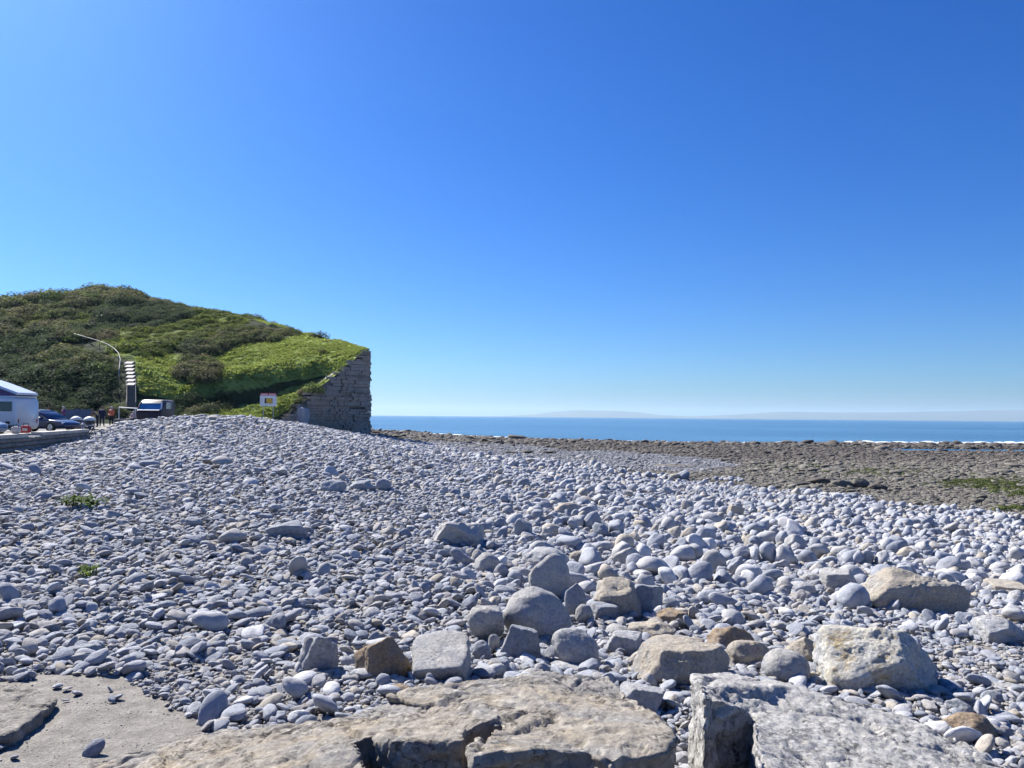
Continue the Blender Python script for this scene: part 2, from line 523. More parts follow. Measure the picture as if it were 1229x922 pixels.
L(n3.outputs['Distance'], b2.inputs['Height'])
L(b.outputs['Normal'], b2.inputs['Normal'])
L(b2.outputs['Normal'], p.inputs['Normal'])
M['ground'] = m

me = mesh_of('ground', np.stack([GX, GY, gz], 1), quads, M['ground'])
GPX, GPY = px_of(GX, np.maximum(GY, 1.0), gz)
PALE_ZONE = [(455, 533), (520, 529), (600, 532), (680, 539), (800, 546), (900, 556), (860, 566), (760, 566), (680, 562), (600, 556), (520, 548)]
pale_m = inpoly(GPX + 14 * fbm2(GX * 0.2, GY * 0.1, 21), GPY + 3 * fbm2(GX * 0.2, GY * 0.1, 22), PALE_ZONE)
ca = me.color_attributes.new('zone', 'FLOAT_COLOR', 'POINT')
ca.data.foreach_set('color', np.stack([reef_m, pale_m * 0.8, 0 * gz, np.ones_like(gz)], 1).astype(np.float32).ravel())
tag(link('ground', me), kind='structure')

# ------------------------------------------------------------------ sea
m, nt, p = new_mat('sea_water')
L = nt.links.new
tc = N(nt, 'ShaderNodeTexCoord')
mp = N(nt, 'ShaderNodeMapping')
mp.inputs['Scale'].default_value = (0.3, 1.0, 1.0)
L(tc.outputs['Object'], mp.inputs['Vector'])
nA = N(nt, 'ShaderNodeTexNoise', Scale=0.5, Detail=6.0, Roughness=0.6)
nB = N(nt, 'ShaderNodeTexNoise', Scale=0.012, Detail=4.0, Roughness=0.55)
L(mp.outputs[0], nA.inputs['Vector'])
L(mp.outputs[0], nB.inputs['Vector'])
rb = ramp(nt, [(0.35, (0.03, 0.10, 0.175)), (0.65, (0.07, 0.175, 0.27))])
L(nB.outputs['Fac'], rb.inputs['Fac'])
L(rb.outputs['Color'], p.inputs['Base Color'])
p.inputs['Roughness'].default_value = 0.22
p.inputs['IOR'].default_value = 1.33
b = N(nt, 'ShaderNodeBump', Strength=1.0, Distance=0.5)
L(nA.outputs['Fac'], b.inputs['Height'])
L(b.outputs['Normal'], p.inputs['Normal'])
M['sea'] = m
su = np.linspace(-2.2, 2.2, 90)
sl = np.geomspace(60, 33000, 120)
SU, SL = np.meshgrid(su, sl)
si = np.arange(90 * 120).reshape(120, 90)
sq = np.stack([si[:-1, :-1], si[:-1, 1:], si[1:, 1:], si[1:, :-1]], -1).reshape(-1, 4)
SX, SY = (SU * SL).ravel(), SL.ravel()
me = mesh_of('sea', np.stack([SX, SY, np.full(SX.size, SEA) + 0.0], 1), sq, M['sea'])
tag(link('sea', me), kind='structure')

# breaking water along the shore: thin broken ridges of foam
M['foam'] = simple('sea_foam', (0.62, 0.66, 0.70), 0.7, var=0.06, scale=3)
mb = MB()
def foam_line(pts, w, h, gap):
    for i in range(len(pts) - 1):
        a, b_ = Vector(pts[i]), Vector(pts[i + 1])
        n = max(1, int((b_ - a).length / 3.0))
        for k in range(n):
            if random.random() < gap: continue
            c = a.lerp(b_, (k + 0.5) / n)
            c.y += random.uniform(-1, 1) * w * 0.6
            wd = w * random.uniform(0.5, 1.2)
            hh = h * random.uniform(0.5, 1.2)
            ln = (b_ - a).length / n * random.uniform(0.6, 1.0)
            rz = math.atan2(b_.y - a.y, b_.x - a.x) + random.uniform(-0.08, 0.08)
            pts2 = [(-ln, 0, 0), (-ln * .5, wd * .5, hh * .7), (0, wd * .4, hh), (ln * .5, wd * .5, hh * .7), (ln, 0, 0), (ln * .5, -wd * .5, 0), (0, -wd * .6, hh * .1), (-ln * .5, -wd * .5, 0)]
            R = Matrix.Rotation(rz, 3, 'Z')
            V = [R @ Vector(q) + c for q in pts2]
            mb.add(V + [R @ Vector((0, 0, hh * 1.1)) + c], [(j, (j + 1) % 8, 8)[::-1] for j in range(8)])
sw = [Vector(P_z(px, py, SEA)) for px, py in shore]
foam_line([v + Vector((0, 5, 0.03)) for v in sw], 3.5, 0.11, 0.04)
foam_line([P_z(1010, 531, SEA + .03), P_z(1120, 531.5, SEA + .03), P_z(1240, 532.5, SEA + .03)], 4, 0.4, 0.1)
tag(mb.build('surf_foam', M['foam'], smooth_=True), 'thin line of white surf along the water edge', 'surf', kind='stuff')

# ------------------------------------------------------------------ far coast beyond the sea
m, nt, p = new_mat('far_coast_land')
tc = N(nt, 'ShaderNodeTexCoord')
n1 = N(nt, 'ShaderNodeTexNoise', Scale=0.0016, Detail=6.0, Roughness=0.65)
nt.links.new(tc.outputs['Object'], n1.inputs['Vector'])
rr = ramp(nt, [(0.35, (0.04, 0.06, 0.05)), (0.65, (0.08, 0.10, 0.07))])
nt.links.new(n1.outputs['Fac'], rr.inputs['Fac'])
nt.links.new(rr.outputs['Color'], p.inputs['Base Color'])
p.inputs['Roughness'].default_value = 0.9
M['far'] = m
skyl = np.array([(560, 500.2), (610, 499), (640, 497.6), (665, 494.5), (690, 492.6), (740, 493), (765, 494.5), (790, 498), (830, 499.8), (865, 498.5), (900, 496.6), (940, 494.3), (1000, 494.8), (1060, 495), (1110, 494.2), (1165, 493), (1229, 491.8), (1400, 490), (1700, 492)])
YC = 21000.0
xs = np.linspace(540, 1700, 260)
hs = []
for x in xs:
    yy = np.interp(x, skyl[:, 0], skyl[:, 1])
    hs.append(P_y(x, yy, YC))
hs = np.array(hs)
hs[:, 2] += 9 * fbm2(hs[:, 0] * 0.0012, hs[:, 0] * 0, 4, 5)
rows = []
for t, hf in ((-2600, -0.08), (-2300, 0.12), (-1900, 0.22), (-1500, 0.42), (-1000, 0.6), (-500, 0.85), (0, 1.0), (900, 0.95), (2200, 0.5), (3200, -0.1)):
    H = np.maximum(hs[:, 2] - SEA, 1) * hf
    yy = YC + t + 260 * fbm2(hs[:, 0] * 0.0007, np.full(len(hs), t * 0.002), 9, 3)
    zz = SEA + H + (14 * fbm2(hs[:, 0] * 0.001, np.full(len(hs), t * 0.002), 12, 4) if 0.1 < hf < 0.99 else 0)
    if hf < 0: zz = np.full(len(hs), SEA - 15.0)
    rows.append(np.stack([hs[:, 0] * (YC + t) / YC, yy, zz], 1))
Vf = np.concatenate(rows)
ci = np.arange(len(Vf)).reshape(len(rows), len(hs))
cq = np.stack([ci[:-1, :-1], ci[:-1, 1:], ci[1:, 1:], ci[1:, :-1]], -1).reshape(-1, 4)
tag(link('far_coast_hills', mesh_of('far_coast_hills', Vf, cq, M['far'])), kind='structure')

# ------------------------------------------------------------------ the headland
CL0, CL1 = (-29.6, 95.0), (-20.25, 105.0)      # front face of the cliff runs between these
def cliff_x(Y):
    Y = np.asarray(Y, float)
    a = CL0[0] + (Y - CL0[1]) * (CL1[0] - CL0[0]) / (CL1[1] - CL0[1])
    b_ = CL1[0] * Y / CL1[1] - 0.10 * (Y - CL1[1])
    c_ = CL0[0] + (Y - CL0[1]) * 0.25
    return np.where(Y < CL0[1], c_, np.where(Y < CL1[1], a, b_))
def cliff_pt(px, py):
    """place on the line of the front face seen at pixel px, at the height seen at py"""
    Ys = np.linspace(CL0[1], CL1[1], 400)
    xs_ = cliff_x(Ys)
    u, v = uv_of(px, py)
    k = np.argmin(np.abs(xs_ / Ys - u))
    return (float(xs_[k]), float(Ys[k]), float(-v * Ys[k]))
hp = []
for px, py, Y in [(-450, 497, 80), (-250, 497, 80), (-120, 496, 82), (-20, 494, 85), (60, 493, 87), (110, 492, 88), (157, 494, 89), (200, 494, 93), (230, 498, 91.5), (270, 500, 92), (305, 501, 93), (335, 504, 94),
                  (-450, 470, 98), (-120, 470, 95), (0, 470, 94), (60, 468, 95), (110, 468, 95), (130, 455, 97), (157, 464, 94.5), (157, 440, 99.5), (150, 428, 103), (115, 411, 113), (88, 404, 119),
                  (-450, 420, 120), (-120, 430, 118), (0, 425, 117), (60, 430, 112), (0, 390, 138), (60, 385, 142), (120, 400, 128), (120, 370, 150), (180, 410, 118), (200, 380, 140), (180, 365, 158),
                  (200, 440, 105), (195, 470, 95.6), (240, 430, 112), (250, 400, 128), (300, 412, 121), (330, 400, 128), (230, 460, 99.5), (300, 440, 109), (360, 420, 112), (400, 425, 108.5), (380, 440, 105),
                  # the upper grass breaks off in a dark bank above a lower bright ledge
                  (215, 478, 95.4), (240, 473, 97.2), (275, 466, 99.8), (300, 463, 101.2), (340, 457, 103), (370, 451, 103.6), (400, 441, 104.3),
                  (240, 487, 96.5), (275, 485, 99.0), (300, 481, 100.5), (340, 472, 102.25), (370, 462, 103.0), (395, 452, 103.6),
                  (250, 493, 94.6), (275, 491, 95.8), (300, 487, 97.6), (340, 476, 99.9), (365, 467, 101.0), (390, 457, 101.8),
                  (300, 494, 96.2), (325, 490, 96.4), (350, 480, 98.6), (365, 473, 99.5)]:
    hp.append(P_y(px, py, Y))
for px, py in [(338, 503), (350, 492), (362, 483), (378, 470), (392, 458), (408, 446), (424, 432), (437, 421)]:
    hp.append(cliff_pt(px, py))
sk = [(-450, 375, 165), (-250, 370, 165), (-100, 360, 165), (0, 357, 165), (60, 352, 170), (100, 347, 174), (120, 345, 175), (165, 350, 174), (200, 357, 170), (230, 366, 165), (270, 373, 157), (300, 381, 150), (340, 391, 138), (380, 402, 127), (410, 409, 118), (432, 417, 109)]
for px, py, Y in sk:
    X_, Y_, Z_ = P_y(px, py + 8 * (px < 290), Y)
    hp.append((X_, Y_, Z_))
    hp.append((X_ * 1.05, Y_ * 1.15 + 6, Z_ - 1.5 - 0.04 * Y_ * (px > 380)))
    hp.append((X_ * 1.15, Y_ * 1.6 + 10, Z_ - 9))
hp = np.array(hp)
hill_rbf = RBF(hp[:, :2] / 10, hp[:, 2], 0.08)
def hill_z(X, Y):
    X, Y = np.atleast_1d(np.asarray(X, float)), np.atleast_1d(np.asarray(Y, float))
    return hill_rbf(np.stack([X, Y], 1) / 10)
ny, nx = 260, 330
yv = np.concatenate([np.linspace(76, 92, 20)[:-1], np.linspace(92, 106, 110)[:-1], np.linspace(106, 180, 110)[:-1], np.linspace(180, 290, 24)])
ny = len(yv)
tt = np.linspace(0, 1, nx)
HXg = np.empty((ny, nx)); HYg = np.empty((ny, nx))
for i, y in enumerate(yv):
    xe = float(cliff_x(y)) + 0.15
    HXg[i] = xe - (tt[::-1] ** 1.7) * (xe + 330)
    HYg[i] = y
hz = hill_z(HXg.ravel(), HYg.ravel())
hpx, hpy = px_of(HXg.ravel(), HYg.ravel(), hz)
wob = 10 * fbm2(HXg.ravel() * 0.12, HYg.ravel() * 0.12, 31, 4)
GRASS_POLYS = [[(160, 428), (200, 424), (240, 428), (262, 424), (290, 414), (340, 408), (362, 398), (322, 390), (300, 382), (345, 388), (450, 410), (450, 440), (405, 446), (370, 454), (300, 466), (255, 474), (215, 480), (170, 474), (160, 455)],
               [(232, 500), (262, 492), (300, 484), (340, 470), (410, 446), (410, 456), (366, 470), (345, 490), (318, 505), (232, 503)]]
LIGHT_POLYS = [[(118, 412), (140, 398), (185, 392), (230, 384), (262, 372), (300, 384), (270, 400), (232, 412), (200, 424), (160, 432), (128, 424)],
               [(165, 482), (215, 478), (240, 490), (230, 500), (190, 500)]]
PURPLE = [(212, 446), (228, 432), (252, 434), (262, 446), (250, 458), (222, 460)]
def veg_class(px, py, w=0):
    """0 scrub, 1 grass, 2 light scrub, 3 dark bank"""
    c_ = np.zeros(px.shape, int)
    for q in LIGHT_POLYS: c_[inpoly(px + w, py + w * .6, q)] = 2
    for q in GRASS_POLYS: c_[inpoly(px + w, py + w * .6, q)] = 1
    c_[inpoly(px + w, py + w * .5, PURPLE)] = 0
    return c_
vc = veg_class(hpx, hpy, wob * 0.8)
hz = hz + np.where(vc == 1, 0.16, 0.6) * fbm2(HXg.ravel() * 0.35, HYg.ravel() * 0.35, 33, 4) * smooth(0, 2.0, hz + 1) * smooth(0, 1.5, np.abs(cliff_x(HYg.ravel()) + .15 - HXg.ravel()))
m, nt, p = new_mat('hillside_turf')
L = nt.links.new
tc = N(nt, 'ShaderNodeTexCoord')
at = N(nt, 'ShaderNodeAttribute', attribute_name='turf')
n1 = N(nt, 'ShaderNodeTexNoise', Scale=0.7, Detail=9.0, Roughness=0.7)
L(tc.outputs['Object'], n1.inputs['Vector'])
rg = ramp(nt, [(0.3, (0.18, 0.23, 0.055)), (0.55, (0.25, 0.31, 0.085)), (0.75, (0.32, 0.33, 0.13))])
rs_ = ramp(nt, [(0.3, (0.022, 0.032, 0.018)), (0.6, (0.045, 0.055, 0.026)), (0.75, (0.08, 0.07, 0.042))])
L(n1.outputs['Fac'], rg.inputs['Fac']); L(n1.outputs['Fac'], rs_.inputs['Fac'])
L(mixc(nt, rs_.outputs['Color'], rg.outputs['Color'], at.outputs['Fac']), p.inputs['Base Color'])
p.inputs['Specular IOR Level'].default_value = 0.03
p.inputs['Roughness'].default_value = 0.9
b = N(nt, 'ShaderNodeBump', Strength=0.8, Distance=0.3)
L(n1.outputs['Fac'], b.inputs['Height'])
L(b.outputs['Normal'], p.inputs['Normal'])
M['hill'] = m
hi = np.arange(ny * nx).reshape(ny, nx)
hq = np.stack([hi[:-1, :-1], hi[:-1, 1:], hi[1:, 1:], hi[1:, :-1]], -1).reshape(-1, 4)
me = mesh_of('hill', np.stack([HXg.ravel(), HYg.ravel(), hz], 1), hq, M['hill'])
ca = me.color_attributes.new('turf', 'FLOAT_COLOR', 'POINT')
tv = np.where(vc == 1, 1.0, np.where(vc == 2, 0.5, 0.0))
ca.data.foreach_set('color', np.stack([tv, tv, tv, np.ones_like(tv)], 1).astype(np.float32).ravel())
tag(link('hill', me), kind='structure')

# cliff: a core of rock and bedded limestone blocks in front of it
M['rock_core'] = stone('cliff_joint_rock', [(0.15, 0.14, 0.13)], mott=0.8, vein=0, bumpd=0.1, bump=0.8)
M['rock_block'] = stone('bedded_limestone', [(0.30, 0.28, 0.25)], mott=0.45, vein=0, bumpd=0.15, bump=1.0, stain=(0.35, 0.25, 0.175), speck=(0.42, 0.40, 0.37), dark=0.55)
ys_f = np.linspace(CL0[1] - 1, CL1[1], 40)
ys_s = np.linspace(CL1[1], 240, 90)[1:]
yy = np.concatenate([ys_f, ys_s])
xx = cliff_x(yy)
top = hill_z(xx, yy)
V = []
for x, y, t in zip(xx, yy, top):
    for k in range(2):
        V.append((x - 0.12, y + (0.12 if y <= CL1[1] else 0), (-7.5, t - 0.05)[k]))
n = len(yy)
# thickness behind
for x, y, t in zip(xx, yy, top):
    for k in range(2):
        V.append((x - 3.0, y + 3.0, (-7.5, t - 0.6)[k]))
Fc = []
for i in range(n - 1):
    a = 2 * i
    Fc.append((a, a + 2, a + 3, a + 1))
    b_ = 2 * n + a
    Fc.append((b_ + 1, b_ + 3, b_ + 2, b_))
    Fc.append((a + 1, a + 3, b_ + 3, b_ + 1))
cliff = tag(link('cliff', mesh_of('cliff', V, Fc, M['rock_core'], False)), kind='structure')
mb = MB()
cum = np.concatenate([[0], np.cumsum(np.hypot(np.diff(xx), np.diff(yy)))])
def at_s(s):
    return np.interp(s, cum, xx), np.interp(s, cum, yy), np.interp(s, cum, top)
S_CORNER = float(cum[np.argmin(np.abs(yy - CL1[1]))])
z = -6.5
bed = 0
while z < 26:
    th = random.choice([0.14, 0.18, 0.24, 0.30, 0.36, 0.48]) * random.uniform(0.85, 1.15)
    rec = random.choice([0.0, 0.05, 0.10, -0.08, -0.22, 0.16]) * 0.4 + 0.05 * math.sin(z * 1.1 + 0.5)
    s = random.uniform(0, 0.4)
    corner_off = random.uniform(-.10, .28) + .18 * math.sin(z * .9) - (.25 if random.random() < .12 else 0)
    while s < cum[-1]:
        ln = random.choice([random.uniform(0.5, 1.0), random.uniform(1.2, 3.0)]) * (1 if s < 20 else 1.8)
        if s < S_CORNER + corner_off - .12 < s + ln + .2: ln = S_CORNER + corner_off - s
        x, y, t = at_s(s + ln / 2)
        x0, y0, _ = at_s(s); x1, y1, _ = at_s(s + ln)
        if z + th < t + 0.1 and random.random() > 0.012 and z > -7:
            rz = math.atan2(y1 - y0, x1 - x0)
            nx_, ny_ = math.sin(rz), -math.cos(rz)
            pr = rec + random.choice([random.uniform(-0.07, 0.1), random.uniform(-.07, .05)]) - 0.30 + 0.25 * math.sin(s * 0.5 + 1.3 + z * 0.1)
            mb.box((x + nx_ * pr, y + ny_ * pr, z + th / 2), (ln * random.uniform(0.93, 0.99), 1.0, th * random.uniform(0.86, 0.95)), rz, jit=0.035)
        s += ln
    z += th
    bed += 1
tag(mb.build('rock_block', M['rock_block'], cliff), kind='stuff')

# ------------------------------------------------------------------ scattering (counted-out "stuff" only)
def scatter_group(variants, name):
    col = bpy.data.collections.new(name + '_kinds')
    for i, me_ in enumerate(variants):
        o = bpy.data.objects.new('%s_kind_%02d' % (name, i), me_)
        col.objects.link(o)
    ng = bpy.data.node_groups.new(name + '_scatter', 'GeometryNodeTree')
    ng.interface.new_socket('Geometry', in_out='INPUT', socket_type='NodeSocketGeometry')
    ng.interface.new_socket('Geometry', in_out='OUTPUT', socket_type='NodeSocketGeometry')
    gi, go = ng.nodes.new('NodeGroupInput'), ng.nodes.new('NodeGroupOutput')
    iop = ng.nodes.new('GeometryNodeInstanceOnPoints')
    ci_ = ng.nodes.new('GeometryNodeCollectionInfo')
    ci_.inputs['Collection'].default_value = col
    ci_.inputs['Separate Children'].default_value = True
    ci_.inputs['Reset Children'].default_value = True
    iop.inputs['Pick Instance'].default_value = True
    for nm, ty, sock in (('rot', 'FLOAT_VECTOR', 'Rotation'), ('scl', 'FLOAT_VECTOR', 'Scale'), ('idx', 'INT', 'Instance Index')):
        na = ng.nodes.new('GeometryNodeInputNamedAttribute')
        na.data_type = ty
        na.inputs['Name'].default_value = nm
        out = [o for o in na.outputs if o.enabled and o.name == 'Attribute'][0]
        if sock == 'Rotation':
            e2r = ng.nodes.new('FunctionNodeEulerToRotation')
            ng.links.new(out, e2r.inputs[0])
            out = e2r.outputs[0]
        ng.links.new(out, iop.inputs[sock])
    ng.links.new(gi.outputs[0], iop.inputs['Points'])
    ng.links.new(ci_.outputs[0], iop.inputs['Instance'])
    ng.links.new(iop.outputs[0], go.inputs[0])
    return ng
def scatter(name, ng, P, R, S, I, label, cat):
    me_ = bpy.data.meshes.new(name)
    me_.vertices.add(len(P))
    me_.vertices.foreach_set('co', np.asarray(P, np.float32).ravel())
    for nm, ty, arr in (('rot', 'FLOAT_VECTOR', R), ('scl', 'FLOAT_VECTOR', S)):
        a_ = me_.attributes.new(nm, ty, 'POINT')
        a_.data.foreach_set('vector', np.asarray(arr, np.float32).ravel())
    a_ = me_.attributes.new('idx', 'INT', 'POINT')
    a_.data.foreach_set('value', np.asarray(I, np.int32))
    o = link(name, me_)
    md = o.modifiers.new('scatter', 'NODES')
    md.node_group = ng
    return tag(o, label, cat, kind='stuff')

# ------------------------------------------------------------------ stones
def ico(sub):
    bm = bmesh.new()
    bmesh.ops.create_icosphere(bm, subdivisions=sub, radius=1)
    V = np.array([v.co[:] for v in bm.verts])
    Fc = np.array([[v.index for v in f.verts] for f in bm.faces])
    bm.free()
    return V / np.linalg.norm(V, axis=1)[:, None], Fc
ICO = {k: ico(k) for k in (2, 3, 4, 5, 6)}
MAN = {  # faces of the stones whose shape is plain in the photograph: direction and distance
 912: [(.05, .25, 1, .58), (-.42, -.52, .74, .50), (.75, -.5, .35, .55), (-1, .1, .15, .72), (.5, .6, .4, .7), (.1, -1, -.2, .72), (0, 0, -1, .6), (.9, .1, .55, .66)],
 36: [(-.2, -.36, .9, .30), (-1, -.15, .05, .66), (1, -.1, .1, .66), (0, -1, -.35, .62), (0, 1, .2, .75), (0, .3, -1, .34), (.6, .7, .1, .8)],
 75: [(.22, .42, .85, .34), (-.05, -1, -.05, .40), (-1, -.1, .25, .80), (1, .1, .5, .85), (0, 1, .2, .55), (0, 0, -1, .4), (-.3, -.6, .75, .48)],
 50: [(-.62, -.45, .62, .50), (.75, -.25, .62, .52), (0, -1, .1, .62), (0, 1, .3, .7), (-1, 0, 0, .7), (1, 0, -.1, .75), (0, 0, -1, .6)],
 42: [(.1, .1, 1, .55), (-.35, -.9, .2, .55), (.7, -.65, .25, .58), (-1, .1, .3, .66), (1, .3, .2, .7), (0, 1, .2, .7), (0, 0, -1, .6)],
 39: [(-.1, .35, .95, .48), (.25, -.9, -.05, .48), (-.75, -.6, .3, .55), (1, -.1, .25, .62), (-1, .3, .1, .7), (0, 1, .2, .7), (0, 0, -1, .5)],
 37: [(-.45, .2, .88, .52), (.25, -.85, .25, .52), (-.8, -.5, .1, .6), (.75, .0, .55, .55), (1, -.3, 0, .66), (0, 1, .1, .7), (0, 0, -1, .6), (.5, -.8, -.3, .6)],
 64: [(-.05, .1, 1, .45), (-.2, -1, .25, .5), (1, -.3, .1, .66), (-1, -.2, .4, .7), (0, 1, .2, .7), (0, 0, -1, .5)],
 59: [(-.1, -.15, 1, .48), (-.35, -.9, .1, .55), (.9, -.3, .2, .6), (-1, .1, .2, .66), (0, 1, .2, .7), (0, 0, -1, .5)],
 51: [(-.25, .1, 1, .5), (-.3, -.9, .2, .55), (.8, -.5, .3, .58), (-1, .1, .2, .66), (0, 1, .2, .7), (0, 0, -1, .55)],
 70: [(-.1, .3, .95, .40), (.1, -1, -.2, .45), (-.9, -.2, .4, .75), (1, -.2, .35, .75), (0, 1, .2, .6), (0, 0, -1, .45), (.4, -.5, .75, .5)],
 31: [(-.05, .1, 1, .45), (-.2, -.9, .35, .58), (.8, -.5, .2, .66), (-.9, -.2, .4, .66), (0, 1, .3, .7), (0, -1, -.4, .6), (0, 0, -1, .5)],
}
def rock_dirs(D, seed, kind):
    rg_ = np.random.default_rng(seed)
    if kind == 'egg':
        npl, p_, lo, hi, na_ = 6, 6, 0.72, 0.98, 0.06
    elif kind == 'round':
        npl, p_, lo, hi, na_ = 9, 11, 0.64, 0.95, 0.08
    elif kind == 'ang':
        npl, p_, lo, hi, na_ = 13, 30, 0.55, 0.90, 0.08
    else:
        npl, p_, lo, hi, na_ = 4, 22, 0.72, 0.98, 0.06
    nrm = rg_.normal(size=(npl, 3))
    nrm /= np.linalg.norm(nrm, axis=1)[:, None]
    off = rg_.uniform(lo, hi, npl)
    if kind == 'block':
        ax = np.array([(1, 0, 0), (-1, 0, 0), (0, 1, 0), (0, -1, 0), (0, 0, 1), (0, 0, -1)], float)
        ax += rg_.normal(size=ax.shape) * 0.12
        ax /= np.linalg.norm(ax, axis=1)[:, None]
        nrm = np.concatenate([ax, nrm]); off = np.concatenate([rg_.uniform(0.58, 0.68, 6), off])
    if seed in MAN:
        a_ = np.array(MAN[seed], float)
        n0 = a_[:, :3] / np.linalg.norm(a_[:, :3], axis=1)[:, None]
        nrm, off = np.concatenate([n0, nrm[-3:]]), np.concatenate([a_[:, 3], np.maximum(off[-3:], .85)])
        p_ = 26
    d = np.maximum(D @ nrm.T, 0) / off
    r = ((d ** p_).sum(1) + 1) ** (-1 / p_)
    r *= 1 + na_ * fbm(D * 1.7 + seed * 3.1, seed, 3) * 1.6
    return D * r[:, None]
def cobble_mesh(name, seed, sub, kind, mat, dims=(1, 1, 1)):
    D, Fc = ICO[sub]
    V = rock_dirs(D, seed, kind)
    V = V / np.abs(V).max() * np.array(dims)
    V += (0.05 * fbm(D * 2.6, seed + 5, 2) + 0.02 * fbm(D * 7, seed + 6, 2))[:, None] * D
    return mesh_of(name, V, Fc, mat)

